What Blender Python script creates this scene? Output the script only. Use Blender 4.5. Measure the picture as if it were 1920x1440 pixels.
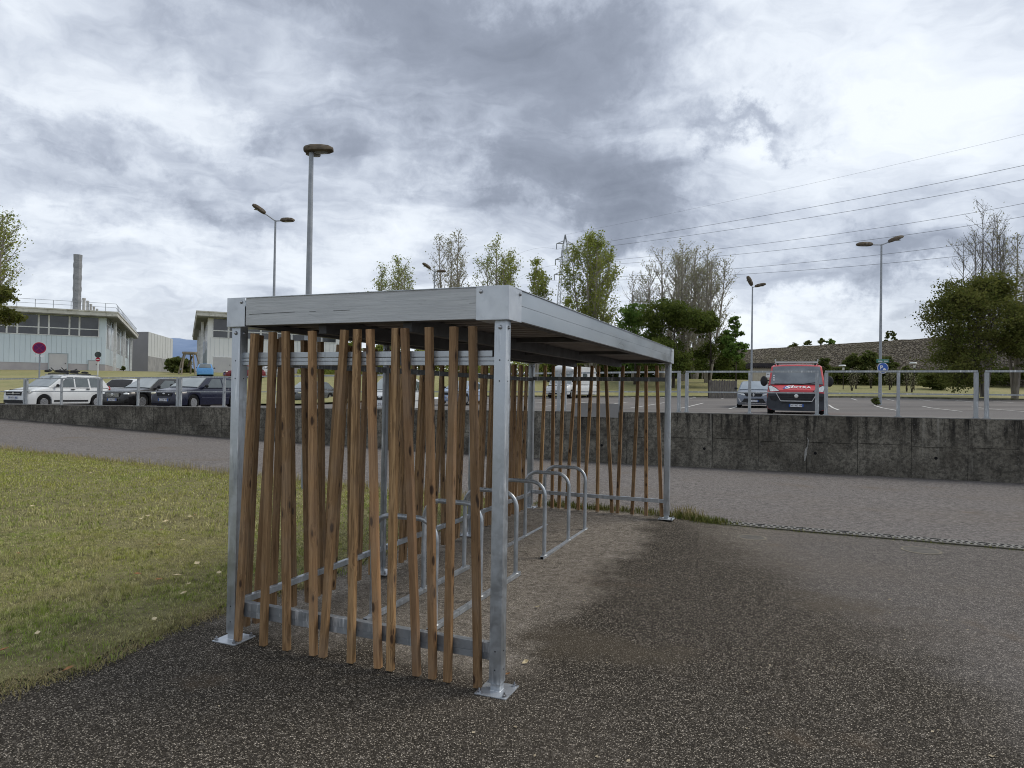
import bpy, bmesh, math, random
import numpy as np
from mathutils import Vector, Matrix, noise as mnoise
R_ = math.radians
random.seed(7); rng = np.random.default_rng(7)
for o in list(bpy.data.objects): bpy.data.objects.remove(o)
scene = bpy.context.scene
COL = scene.collection

# ------------------------------------------------------------------ camera
FPX, PITCH, ROLL, EYE = 1292.25, .0111, .0159, 1.72
FW = Vector((0, math.cos(PITCH), math.sin(PITCH))); UP0 = Vector((0, -math.sin(PITCH), math.cos(PITCH))); RT0 = Vector((1, 0, 0))
RT = math.cos(ROLL)*RT0 + math.sin(ROLL)*UP0; UP = -math.sin(ROLL)*RT0 + math.cos(ROLL)*UP0
cam = bpy.data.cameras.new('camera'); camo = bpy.data.objects.new('camera', cam); COL.objects.link(camo)
cam.sensor_width = 36; cam.lens = 36*FPX/1920; cam.clip_start = .05; cam.clip_end = 20000
m = Matrix((RT, UP, -FW)).transposed().to_4x4(); m.translation = (0, 0, EYE)
camo.matrix_world = m
scene.camera = camo
def ray(px, py): return FW + RT*((px-960)/FPX) - UP*((py-720)/FPX)
def at(px, py, d):
    r = ray(px, py); return Vector((0, 0, EYE)) + r*(d/r.y)
def onground(px, py, z=0):
    r = ray(px, py); return Vector((0, 0, EYE)) + r*((z-EYE)/r.z)

# ------------------------------------------------------------------ node helpers
class NT:
    def __init__(s, tree): s.t = tree; s.n = tree.nodes; s.l = tree.links
    def add(s, typ, ins=None, **kw):
        n = s.n.new(typ)
        for k, v in kw.items(): setattr(n, k, v)
        for k, v in (ins or {}).items():
            if hasattr(v, 'links') or isinstance(v, bpy.types.NodeSocket): s.l.new(v, n.inputs[k])
            else: n.inputs[k].default_value = v
        return n
    def math(s, op, a, b=0.0, c=None, clamp=False):
        ins = {0: a, 1: b}
        if c is not None: ins[2] = c
        return s.add('ShaderNodeMath', ins, operation=op, use_clamp=clamp).outputs[0]
    def vmath(s, op, a, b=(0, 0, 0)):
        n = s.add('ShaderNodeVectorMath', {0: a, 1: b}, operation=op)
        return n.outputs['Value'] if op in ('LENGTH', 'DOT_PRODUCT') else n.outputs[0]
    def noise(s, vec, scale, detail=4, rough=.55, dist=0):
        return s.add('ShaderNodeTexNoise', {'Vector': vec, 'Scale': scale, 'Detail': detail, 'Roughness': rough, 'Distortion': dist}).outputs['Fac']
    def mapr(s, v, a, b, c=0.0, d=1.0, smooth=True):
        n = s.add('ShaderNodeMapRange', {'Value': v, 'From Min': a, 'From Max': b, 'To Min': c, 'To Max': d})
        if smooth: n.interpolation_type = 'SMOOTHSTEP'
        return n.outputs[0]
    def mix(s, f, a, b, blend='MIX'):
        n = s.n.new('ShaderNodeMix'); n.data_type = 'RGBA'; n.blend_type = blend
        for k, v in ((0, f), (6, a), (7, b)):
            if isinstance(v, bpy.types.NodeSocket): s.l.new(v, n.inputs[k])
            elif k == 0: n.inputs[0].default_value = v
            else: n.inputs[k].default_value = (*v[:3], 1)
        return n.outputs[2]
    def ramp(s, f, stops):
        n = s.n.new('ShaderNodeValToRGB'); s.l.new(f, n.inputs[0])
        e = n.color_ramp.elements
        while len(e) < len(stops): e.new(.5)
        for el, (p, c) in zip(e, stops): el.position = p; el.color = (*c, 1)
        return n.outputs[0]
def c3(r, g, b):
    f = lambda v: ((v/255+.055)/1.055)**2.4 if v > 10 else v/255/12.92
    return (f(r), f(g), f(b))

# ------------------------------------------------------------------ world and sun
world = bpy.data.worlds.new('World'); scene.world = world; world.use_nodes = True
W = NT(world.node_tree); W.n.clear()
SUN_AZ, SUN_EL = R_(75), R_(48)        # behind thick cloud, high to the right
tc = W.add('ShaderNodeTexCoord').outputs['Generated']
sky = W.add('ShaderNodeTexSky', sky_type='NISHITA', sun_disc=False, sun_elevation=SUN_EL, sun_rotation=SUN_AZ)
sp = W.add('ShaderNodeSeparateXYZ', {0: tc})
zz = W.math('MAXIMUM', sp.outputs[2], 0.0)
den = W.math('ADD', zz, .26)
cl = W.add('ShaderNodeCombineXYZ', {0: W.math('DIVIDE', sp.outputs[0], den), 1: W.math('DIVIDE', sp.outputs[1], den), 2: 3.7}).outputs[0]
warp = W.add('ShaderNodeTexNoise', {'Vector': cl, 'Scale': 1.1, 'Detail': 5, 'Roughness': .6}).outputs['Color']
clw = W.vmath('ADD', cl, W.vmath('MULTIPLY', W.vmath('SUBTRACT', warp, (.5, .5, .5)), (.9, .9, 0)))
rot = W.add('ShaderNodeMapping', {'Vector': clw, 'Rotation': (0, 0, R_(-28)), 'Scale': (1.0, 1.35, 1.0), 'Location': (2.3, .4, 0)}).outputs[0]
n1 = W.noise(rot, 1.15, 9, .55, .0)
n2 = W.noise(rot, 3.4, 9, .58, .0)
n3 = W.noise(rot, 9.5, 8, .62, .2)
wv = W.add('ShaderNodeTexNoise', {'Vector': tc, 'Scale': 4.0, 'Detail': 9, 'Roughness': .66}).outputs['Color']
wob = W.vmath('MULTIPLY', W.vmath('SUBTRACT', wv, (.5, .5, .5)), (.50, .50, .42))
dirw = W.vmath('ADD', tc, wob)
def blob(px, py, wx, wz, inner=.0):
    c = ray(px, py).normalized()
    d = W.vmath('MULTIPLY', W.vmath('SUBTRACT', dirw, tuple(c)), (1292/wx, 1.0, 1292/wz))
    return W.mapr(W.vmath('LENGTH', d), inner, 1.0, 1.0, 0.0)
dens = W.math('MULTIPLY', W.math('SUBTRACT', n1, .5), 1.45)
dens = W.math('ADD', dens, W.math('MULTIPLY', W.math('SUBTRACT', n2, .5), .98))
dens = W.math('ADD', dens, W.math('MULTIPLY', W.math('SUBTRACT', n3, .5), .26))
for px, py, wx, wz, k in [(1060, 210, 380, 260, .30), (1100, 300, 220, 190, .22), (760, 190, 420, 170, .20), (760, 20, 420, 130, .22), (1180, 370, 240, 110, .20), (330, 40, 260, 90, .14), (1180, 70, 320, 130, .14),
                          (220, 265, 380, 75, .20), (1430, 225, 150, 55, .40), (1560, 150, 150, 90, .22), (1640, 540, 420, 75, .18), (430, 400, 420, 50, .16),
                          (1250, 430, 330, 60, .12), (1800, 80, 460, 240, -.17), (1700, 330, 360, 120, -.08), (1400, 60, 160, 90, -.08), (120, 480, 420, 60, -.20),
                          (760, 420, 260, 60, -.14), (60, 90, 180, 110, -.05), (1500, 620, 420, 50, -.20), (560, 90, 180, 60, -.14), (520, 210, 240, 50, -.12), (560, 560, 500, 60, -.08)]:
    dens = W.math('ADD', dens, W.math('MULTIPLY', blob(px, py, wx, wz), k*(1.35 if k > 0 else 1.1)))
dens = W.math('DIVIDE', W.math('ADD', dens, .38), 1.3)
ccol = W.ramp(dens, [(0.0, (.79, .835, .88)), (.17, (.70, .748, .815)), (.33, (.55, .598, .68)), (.49, (.395, .437, .52)), (.66, (.275, .308, .378)), (1.0, (.19, .215, .27))])
# thin bright haze of cloud near the horizon
hz = W.mapr(sp.outputs[2], .0, .16, 1.0, 0.0)
ccol = W.mix(W.math('MULTIPLY', hz, .5), ccol, (.76, .80, .835))
skyc = W.mix(1.0, sky.outputs[0], (.09, .09, .09), 'MULTIPLY')
final = W.mix(.94, skyc, ccol)
bg = W.add('ShaderNodeBackground', {'Color': final, 'Strength': 1.0})
W.l.new(bg.outputs[0], W.add('ShaderNodeOutputWorld').inputs[0])
sun = bpy.data.lights.new('sun', 'SUN'); sun.energy = 1.5; sun.angle = R_(22); sun.color = (1, .93, .82)
suno = bpy.data.objects.new('sun', sun); COL.objects.link(suno)
sd = Vector((math.sin(SUN_AZ)*math.cos(SUN_EL), math.cos(SUN_AZ)*math.cos(SUN_EL), math.sin(SUN_EL)))
suno.rotation_euler = sd.to_track_quat('Z', 'Y').to_euler(); suno.location = (30, 10, 60)
vs = scene.view_settings
vs.view_transform = 'Standard'; vs.look = 'None'; vs.exposure = 0.30; vs.gamma = 1
scene.render.engine = 'CYCLES'; scene.cycles.filter_width = 1.05

# ------------------------------------------------------------------ materials
MATS = {}
def newmat(name):
    m = bpy.data.materials.new(name); m.use_nodes = True
    t = NT(m.node_tree); t.n.clear()
    b = t.add('ShaderNodeBsdfPrincipled'); o = t.add('ShaderNodeOutputMaterial'); t.l.new(b.outputs[0], o.inputs[0])
    return m, t, b
def pmat(name, c1, c2=None, scale=4, rough=.6, metal=0, bump=0, bscale=None, stretch=(1, 1, 1), coat=0, detail=5, spec=None, c3_=None, f3=12, w3=.3, trans=0):
    if name in MATS: return MATS[name]
    m, t, b = newmat(name)
    co = t.add('ShaderNodeTexCoord').outputs['Object']
    mp = t.add('ShaderNodeMapping', {'Vector': co, 'Scale': stretch}).outputs[0]
    if c2 is None: c2 = tuple(v*.8 for v in c1)
    f = t.noise(mp, scale, detail)
    col = t.mix(t.mapr(f, .32, .68), c1, c2)
    if c3_: col = t.mix(t.math('MULTIPLY', t.mapr(t.noise(mp, f3, 4), .52, .7), w3), col, c3_)
    t.l.new(col, b.inputs['Base Color'])
    t.l.new(t.mapr(t.noise(mp, scale*2.3, 3), .2, .8, max(rough-.08, 0), min(rough+.08, 1)), b.inputs['Roughness'])
    b.inputs['Metallic'].default_value = metal
    if spec is None and metal == 0 and rough >= .5 and not coat: spec = .12
    if spec is not None: b.inputs['Specular IOR Level'].default_value = spec
    if coat: b.inputs['Coat Weight'].default_value = coat; b.inputs['Coat Roughness'].default_value = .05
    if trans: b.inputs['Transmission Weight'].default_value = trans
    if bump:
        bn = t.add('ShaderNodeBump', {'Height': t.noise(mp, bscale or scale*3, 4), 'Strength': 1, 'Distance': bump})
        t.l.new(bn.outputs[0], b.inputs['Normal'])
    MATS[name] = m; return m

# shelter frame in plan: local X runs to the right along the near end, local Y runs away
TH = .3885
EX = Vector((math.cos(TH), -math.sin(TH), 0)); EY = Vector((math.sin(TH), math.cos(TH), 0))
A0 = Vector((-.0255, 3.903, 0)); SW, SL, ZT, HF = 2.078, 5.807, 2.325, .191
def sloc(x, y, z=0): return A0 + EX*x + EY*y + Vector((0, 0, z))

def asphalt_mat():
    m, t, b = newmat('asphalt_aggregate')
    g = t.add('ShaderNodeNewGeometry').outputs['Position']
    q = t.add('ShaderNodeVectorRotate', {'Vector': t.vmath('SUBTRACT', g, tuple(A0)), 'Angle': TH}, rotation_type='Z_AXIS').outputs[0]   # into shelter axes
    wn = t.add('ShaderNodeTexNoise', {'Vector': g, 'Scale': 1.3, 'Detail': 6, 'Roughness': .62}).outputs['Color']
    qw = t.vmath('ADD', q, t.vmath('MULTIPLY', t.vmath('SUBTRACT', wn, (.5, .5, .5)), (1.5, 1.5, 0)))
    s = t.add('ShaderNodeSeparateXYZ', {0: qw}); x, y = s.outputs[0], s.outputs[1]
    s0 = t.add('ShaderNodeSeparateXYZ', {0: q}); x0, y0 = s0.outputs[0], s0.outputs[1]
    def box(x, y, xa, xb, ya, yb, e):
        f = t.math('MULTIPLY', t.mapr(x, xa-e, xa+e), t.mapr(x, xb-e, xb+e, 1, 0))
        f = t.math('MULTIPLY', f, t.mapr(y, ya-e, ya+e))
        return t.math('MULTIPLY', f, t.mapr(y, yb-e, yb+e, 1, 0))
    dry = box(x, y, -2.5, -.15, .25, 6.6, .22)
    sleft = t.mapr(x, -.5, -.1)
    # dry worn tract to the right, and everything past the drain
    xr = t.math('SUBTRACT', x, t.math('MULTIPLY', y, .02))
    right = t.mapr(t.math('ADD', x, t.math('MULTIPLY', y, .5)), 2.6, 3.9)
    ydr = t.math('MULTIPLY', t.mapr(y0, 6.12, 6.22), 1.0)
    dd = t.math('MAXIMUM', dry, t.math('MULTIPLY', right, .6))
    dd = t.math('MAXIMUM', dd, ydr)
    # puddle-dried silt
    silt = t.math('MAXIMUM', box(x, y, -.1, .75, .55, 1.15, .18), box(x, y, 1.6, 2.3, 2.6, 2.95, .2))
    silt2 = t.mapr(t.noise(g, .9, 5, .6), .60, .74)
    vo = t.add('ShaderNodeTexVoronoi', {'Vector': g, 'Scale': 122.0, 'Randomness': 1.0}, feature='F1')
    cr = t.add('ShaderNodeSeparateColor', {0: vo.outputs['Color']})
    grain = t.math('POWER', cr.outputs[0], 3.0)
    vo2 = t.add('ShaderNodeTexVoronoi', {'Vector': g, 'Scale': 210.0}, feature='F1')
    cr2 = t.add('ShaderNodeSeparateColor', {0: vo2.outputs['Color']})
    edge = t.mapr(vo.outputs['Distance'], .25, .62, 1.0, 0.0)
    gr = t.math('MULTIPLY', grain, edge)
    stone = t.mix(cr.outputs[1], (.42, .37, .30), (.74, .66, .55))
    wetc = t.mix(gr, (.020, .0175, .0145), stone)
    dryc = t.mix(t.math('MULTIPLY', t.math('ADD', gr, t.math('MULTIPLY', cr2.outputs[0], .35)), .75), (.100, .088, .073), (.66, .59, .50))
    farc = t.mix(t.math('MULTIPLY', t.math('ADD', gr, t.math('MULTIPLY', cr2.outputs[0], .5)), .60), (.076, .071, .068), (.52, .48, .455))
    wetc = t.mix(t.math('MULTIPLY', t.math('POWER', cr2.outputs[0], 2.0), .42), wetc, (.15, .13, .105))
    dryc = t.mix(t.math('MAXIMUM', ydr, t.mapr(x, .6, 1.8)), dryc, farc)
    col = t.mix(dd, wetc, dryc)
    vo3 = t.add('ShaderNodeTexVoronoi', {'Vector': g, 'Scale': 52.0}, feature='F1')
    cr3 = t.add('ShaderNodeSeparateColor', {0: vo3.outputs['Color']})
    spk = t.math('MULTIPLY', t.math('POWER', cr3.outputs[0], 3.5), t.mapr(vo3.outputs['Distance'], .3, .5, 1, 0))
    dk = t.math('MULTIPLY', t.mapr(cr3.outputs[1], .0, .32, 1, 0), t.mapr(vo3.outputs['Distance'], .3, .6, 1, 0))
    fr = t.mapr(dd, 0, 1, .20, .48)
    col = t.mix(t.math('MULTIPLY', spk, fr), col, (.60, .54, .48))
    col = t.mix(t.math('MULTIPLY', dk, t.mapr(dd, 0, 1, .4, .62)), col, (.022, .019, .017))
    md = t.noise(g, 11, 6, .75)
    col = t.mix(t.math('MULTIPLY', t.mapr(md, .52, .66), t.mapr(dd, 0, 1, .08, .34)), col, (.26, .23, .20))
    col = t.mix(t.math('MULTIPLY', t.mapr(md, .34, .48, 1, 0), .35), col, (.04, .035, .032))
    pn = t.noise(g, 15, 7, .8)
    col = t.mix(t.math('MULTIPLY', t.math('MULTIPLY', t.mapr(pn, .36, .49, 1, 0), t.mapr(dd, .3, 1)), .55), col, (.034, .030, .029))
    col = t.mix(t.math('MULTIPLY', t.math('MULTIPLY', t.mapr(pn, .51, .64), t.mapr(dd, .3, 1)), .38), col, (.40, .36, .34))
    big = t.noise(g, .45, 4, .6)
    col = t.mix(t.math('MULTIPLY', t.mapr(big, .45, .70), t.mapr(dd, 0, 1, .16, .30)), col, (.16, .135, .11))
    col = t.mix(t.math('MULTIPLY', silt, .55), col, t.mix(cr2.outputs[1], (.075, .062, .045), (.12, .10, .075)))
    col = t.mix(t.math('MULTIPLY', silt2, .35), col, (.14, .10, .065))
    # damp dirt line at the foot of the wall and along the drain
    foot = t.mapr(y0, 13.9, 14.7)
    foot = t.math('MULTIPLY', foot, t.mapr(t.noise(g, 2.2, 4), .3, .55, .4, 1))
    col = t.mix(t.math('MULTIPLY', foot, .75), col, (.035, .032, .028))
    dl = t.math('MULTIPLY', t.mapr(t.math('ABSOLUTE', t.math('SUBTRACT', y0, 6.02)), .05, .26, 1, 0), t.mapr(x0, -2.2, .4, .35, 1))
    dl = t.math('MULTIPLY', dl, t.mapr(t.noise(g, 6, 4), .35, .6))
    col = t.mix(t.math('MULTIPLY', dl, .8), col, (.055, .06, .025))
    t.l.new(col, b.inputs['Base Color'])
    b.inputs['Roughness'].default_value = .9; b.inputs['Specular IOR Level'].default_value = .04
    h = t.math('MULTIPLY', t.math('ADD', edge, t.math('MULTIPLY', cr.outputs[0], .8)), 1.0)
    bn = t.add('ShaderNodeBump', {'Height': h, 'Strength': .8, 'Distance': .0035})
    t.l.new(bn.outputs[0], b.inputs['Normal'])
    return m
M_ASPH = asphalt_mat()

def parking_mat():
    m, t, b = newmat('parking_asphalt')
    g = t.add('ShaderNodeNewGeometry').outputs['Position']
    c = t.mix(t.mapr(t.noise(g, 40, 3), .3, .7), (.115, .108, .104), (.185, .175, .168))
    c = t.mix(t.math('MULTIPLY', t.mapr(t.noise(g, .12, 5, .6), .4, .65), .5), c, (.21, .195, .18))
    wv = t.add('ShaderNodeMapping', {'Vector': g, 'Rotation': (0, 0, TH), 'Scale': (.02, .5, 1)}).outputs[0]
    c = t.mix(t.math('MULTIPLY', t.mapr(t.noise(wv, 1, 4), .5, .66), .5), c, (.075, .07, .066))
    t.l.new(c, b.inputs['Base Color']); b.inputs['Roughness'].default_value = .85; b.inputs['Specular IOR Level'].default_value = .05
    return m
M_PARK = parking_mat()

def grass_mat(name, blade=False, dry=.5):
    m, t, b = newmat(name)
    g = t.add('ShaderNodeNewGeometry').outputs['Position']
    n_big = t.noise(g, .35, 4, .6); n_mid = t.noise(g, 1.7, 5, .6); n_fine = t.noise(g, 23, 4, .6)
    c = t.mix(t.mapr(n_big, .35, .65), (.245, .345, .055), (.36, .375, .085))
    c = t.mix(t.math('MULTIPLY', t.mapr(n_mid, .44, .62), .75), c, (.45, .40, .19) if dry > .4 else (.16, .19, .05))
    c = t.mix(t.math('MULTIPLY', t.mapr(n_fine, .45, .75), .55), c, (.50, .45, .27))
    c = t.mix(t.math('MULTIPLY', t.mapr(n_fine, .25, .45, 1, 0), .55), c, (.045, .06, .018))
    c = t.mix(t.math('MULTIPLY', t.mapr(t.noise(g, 6.5, 5, .7), .54, .68), .6), c, (.07, .075, .03))
    if dry > .8: c = t.mix(t.mapr(t.noise(g, .12, 6, .7), .35, .65, .15, .8), t.mix(t.mapr(t.noise(g, 2.2, 6, .7), .35, .65), (.12, .14, .045), (.25, .24, .10)), (.30, .265, .13))
    else:
        s = t.add('ShaderNodeSeparateXYZ', {0: g})
        rim = t.math('MULTIPLY', t.mapr(s.outputs[1], 8.5, 11.5), t.mapr(n_mid, .35, .6, .35, 1))
        c = t.mix(t.math('MULTIPLY', rim, .75), c, (.34, .36, .05))
    if blade:
        wn = t.add('ShaderNodeSeparateColor', {0: t.add('ShaderNodeTexWhiteNoise', {'Vector': t.vmath('SNAP', g, (.03, .03, .2))}).outputs['Color']})
        c = t.mix(t.mapr(wn.outputs[0], .45, 1.0, 0, .8), c, (.62, .56, .32))
        c = t.mix(t.mapr(wn.outputs[1], .0, .38, .7, 0), c, (.05, .065, .02))
    t.l.new(c, b.inputs['Base Color']); b.inputs['Roughness'].default_value = .75; b.inputs['Specular IOR Level'].default_value = .2
    if blade:
        tr = t.add('ShaderNodeBsdfTranslucent', {'Color': c}); mx = t.add('ShaderNodeMixShader', {0: .3, 1: b.outputs[0], 2: tr.outputs[0]})
        out = [n for n in t.n if n.type == 'OUTPUT_MATERIAL'][0]; t.l.new(mx.outputs[0], out.inputs[0])
    else:
        t.l.new(t.add('ShaderNodeBump', {'Height': n_fine, 'Strength': 1, 'Distance': .03}).outputs[0], b.inputs['Normal'])
    return m
M_LAWN = pmat('lawn_soil', (.13, .115, .055), (.19, .175, .08), 6, .9, bump=.01, bscale=30, c3_=(.05, .04, .025), f3=14, w3=.7)
M_BLADE = grass_mat('grass_blade', True)
M_BANK = grass_mat('dry_grass_bank', False, .9)
M_DRYBLADE = pmat('dry_stalk', (.34, .28, .15), (.22, .20, .08), 3, .8)
M_WEED = pmat('weed_leaf', (.10, .13, .03), (.20, .19, .06), 8, .8)

def galv(name='galvanised_steel', c1=(.37, .40, .43), c2=(.50, .53, .56), rough=.42, metal=.75):
    if name in MATS: return MATS[name]
    m, t, b = newmat(name)
    co = t.add('ShaderNodeTexCoord').outputs['Object']
    vo = t.add('ShaderNodeTexVoronoi', {'Vector': co, 'Scale': 55.0})
    cc = t.add('ShaderNodeSeparateColor', {0: vo.outputs['Color']})
    f = t.math('ADD', t.math('MULTIPLY', cc.outputs[0], .35), t.math('MULTIPLY', t.mapr(t.noise(co, 7, 6, .65), .3, .7), .65))
    c = t.mix(f, c1, c2)
    st = t.add('ShaderNodeMapping', {'Vector': co, 'Scale': (9, 9, 1.1)}).outputs[0]
    c = t.mix(t.math('MULTIPLY', t.mapr(t.noise(st, 2.6, 6, .65), .54, .68), .7), c, (.72, .74, .76))
    c = t.mix(t.math('MULTIPLY', t.mapr(t.noise(st, 1.5, 6, .65), .54, .66), .55), c, (.22, .245, .275))
    t.l.new(c, b.inputs['Base Color']); b.inputs['Metallic'].default_value = metal
    t.l.new(t.mapr(f, 0, 1, rough-.1, rough+.14), b.inputs['Roughness'])
    t.l.new(t.add('ShaderNodeBump', {'Height': t.noise(co, 60, 4), 'Strength': .5, 'Distance': .0008}).outputs[0], b.inputs['Normal'])
    MATS[name] = m; return m
M_GALV = galv()
M_GALV_D = galv('galvanised_steel_dull_and_shaded', (.22, .24, .26), (.32, .34, .36), .5, .6)
M_FASCIA = pmat('galvanised_fascia', (.36, .40, .43), (.45, .485, .51), 2.5, .34, .85, stretch=(1, .3, 1))
M_CORNER = pmat('corner_plate_zinc', (.46, .49, .53), (.55, .58, .61), 5, .42, .7, c3_=(.36, .39, .42), f3=9, w3=.6)
M_POLE = pmat('lamp_pole_steel', (.24, .26, .285), (.30, .32, .345), 6, .5, .4)
M_HEAD = pmat('lamp_head_grime', (.13, .105, .075), (.065, .055, .045), 9, .7, 0, c3_=(.22, .2, .17), f3=5, w3=.7)
M_BOLT = pmat('bolt_steel', (.42, .43, .45), None, 30, .35, .9)
M_HOLE = pmat('dark_hole', (.01, .01, .011), None, 5, .9)
M_DECK = pmat('roof_deck_underside', (.30, .27, .26), (.22, .20, .19), 3, .6, .25)
M_BEAMD = pmat('roof_beam_steel', (.075, .075, .078), (.11, .11, .115), 6, .6, .3)

def board_mat():
    m, t, b = newmat('grey_grained_board')
    co = t.add('ShaderNodeTexCoord').outputs['Object']
    st = t.add('ShaderNodeMapping', {'Vector': co, 'Scale': (.9, 1, 26)}).outputs[0]
    f = t.noise(st, 3.0, 7, .62, .4)
    f2 = t.noise(st, 9.0, 5, .6, .3)
    c = t.mix(t.mapr(f, .35, .65), (.40, .415, .425), (.48, .495, .50))
    c = t.mix(t.math('MULTIPLY', t.mapr(f2, .60, .72), .6), c, (.15, .16, .165))
    t.l.new(c, b.inputs['Base Color']); b.inputs['Roughness'].default_value = .55; b.inputs['Metallic'].default_value = .2
    t.l.new(t.add('ShaderNodeBump', {'Height': f2, 'Strength': .7, 'Distance': .002}).outputs[0], b.inputs['Normal'])
    return m
M_BOARD = board_mat()

def wood_mat():
    m, t, b = newmat('treated_pine')
    co = t.add('ShaderNodeTexCoord').outputs['Object']
    rnd = t.add('ShaderNodeObjectInfo').outputs['Random']
    off = t.add('ShaderNodeCombineXYZ', {0: t.math('MULTIPLY', rnd, 37.0), 1: t.math('MULTIPLY', rnd, 11.0), 2: t.math('MULTIPLY', rnd, 91.0)}).outputs[0]
    p = t.vmath('ADD', co, off)
    # knots: sparse cells stretched along the slat
    kp = t.add('ShaderNodeMapping', {'Vector': p, 'Scale': (19, 19, 7.5)}).outputs[0]
    kv = t.add('ShaderNodeTexVoronoi', {'Vector': kp, 'Scale': 1.0}, feature='F1')
    kd = kv.outputs['Distance']
    kc = t.add('ShaderNodeSeparateColor', {0: kv.outputs['Color']}).outputs[0]
    gate = t.mapr(kc, .70, .72)
    knot = t.math('MULTIPLY', t.mapr(kd, .16, .30, 1.0, 0.0), gate)
    swirl = t.math('MULTIPLY', t.mapr(kd, .1, .70, 1.0, 0.0), gate)
    gp = t.add('ShaderNodeMapping', {'Vector': p, 'Scale': (1, 1, .045)}).outputs[0]
    gpx = t.vmath('ADD', gp, t.add('ShaderNodeCombineXYZ', {0: t.math('MULTIPLY', swirl, .022), 1: t.math('MULTIPLY', swirl, .018), 2: 0.0}).outputs[0])
    grain = t.noise(gpx, 150, 3, .5, .6)
    grain2 = t.noise(gpx, 45, 4, .55, .3)
    c = t.mix(t.mapr(grain2, .33, .67), (.175, .108, .050), (.360, .235, .122))
    c = t.mix(t.math('MULTIPLY', t.mapr(grain, .48, .64), .7), c, (.07, .036, .014))
    c = t.mix(t.math('MULTIPLY', t.math('FRACT', t.math('MULTIPLY', rnd, 7.3)), .5), c, t.mix(rnd, (.20, .125, .058), (.35, .20, .105)))
    c = t.mix(t.math('MULTIPLY', swirl, .35), c, (.14, .07, .028))
    c = t.mix(t.math('MULTIPLY', knot, .92), c, (.028, .014, .008))
    c = t.mix(1.0, c, t.mix(t.math('FRACT', t.math('MULTIPLY', rnd, 13.7)), (.66, .64, .62), (1.22, 1.18, 1.12)), 'MULTIPLY')
    # silvery weathering on faces
    we = t.mapr(t.noise(p, 3.5, 4), .45, .7)
    c = t.mix(t.math('MULTIPLY', we, .25), c, (.26, .20, .15))
    t.l.new(c, b.inputs['Base Color']); b.inputs['Roughness'].default_value = .68; b.inputs['Specular IOR Level'].default_value = .3
    t.l.new(t.add('ShaderNodeBump', {'Height': grain, 'Strength': .5, 'Distance': .0012}).outputs[0], b.inputs['Normal'])
    return m
M_WOOD = wood_mat()

def wall_mat():
    m, t, b = newmat('stained_concrete')
    co = t.add('ShaderNodeTexCoord').outputs['Object']      # X along wall, Z up
    s = t.add('ShaderNodeSeparateXYZ', {0: co}); x, z = s.outputs[0], s.outputs[2]
    c = t.mix(t.mapr(t.noise(co, 1.2, 6, .65), .35, .65), (.100, .091, .075), (.205, .190, .158))
    blk = t.mapr(t.noise(co, 5.0, 9, .72), .47, .57)
    c = t.mix(t.math('MULTIPLY', blk, .42), c, (.020, .019, .018))
    mot = t.mapr(t.noise(co, 15, 8, .75), .46, .58)
    c = t.mix(t.math('MULTIPLY', mot, .55), c, (.032, .030, .026))
    st = t.add('ShaderNodeMapping', {'Vector': co, 'Scale': (3.0, 1, .35)}).outputs[0]
    run = t.mapr(t.noise(st, 2.4, 7, .65), .48, .62)
    topf = t.mapr(t.math('ADD', z, t.math('MULTIPLY', t.noise(st, 4, 4), .5)), .75, 1.45, .25, 1)
    c = t.mix(t.math('MULTIPLY', t.math('MULTIPLY', run, topf), .85), c, (.018, .017, .016))
    run2 = t.mapr(t.noise(t.add('ShaderNodeMapping', {'Vector': co, 'Scale': (2.3, 1, .22), 'Location': (7, 0, 3)}).outputs[0], 1.6, 5, .6), .60, .72)
    c = t.mix(t.math('MULTIPLY', run2, .6), c, (.30, .285, .25))
    fine = t.mapr(t.noise(co, 26, 6, .7), .58, .68)
    c = t.mix(t.math('MULTIPLY', fine, .5), c, (.26, .25, .235))
    fine2 = t.mapr(t.noise(co, 38, 6, .7), .30, .42, 1, 0)
    c = t.mix(t.math('MULTIPLY', fine2, .8), c, (.012, .011, .011))
    t.l.new(c, b.inputs['Base Color']); b.inputs['Roughness'].default_value = .9; b.inputs['Specular IOR Level'].default_value = .05
    t.l.new(t.add('ShaderNodeBump', {'Height': t.noise(co, 30, 6, .7), 'Strength': .8, 'Distance': .01}).outputs[0], b.inputs['Normal'])
    return m
M_WALL = wall_mat()
M_CRACK = pmat('wall_joint_dark', (.012, .012, .011), None, 4, .95)
M_LIME = pmat('lime_streak', (.30, .295, .28), (.20, .195, .185), 20, .9)
M_CAP = pmat('wall_top_pale', (.26, .25, .235), (.18, .175, .165), 8, .9, bump=.005)

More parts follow.
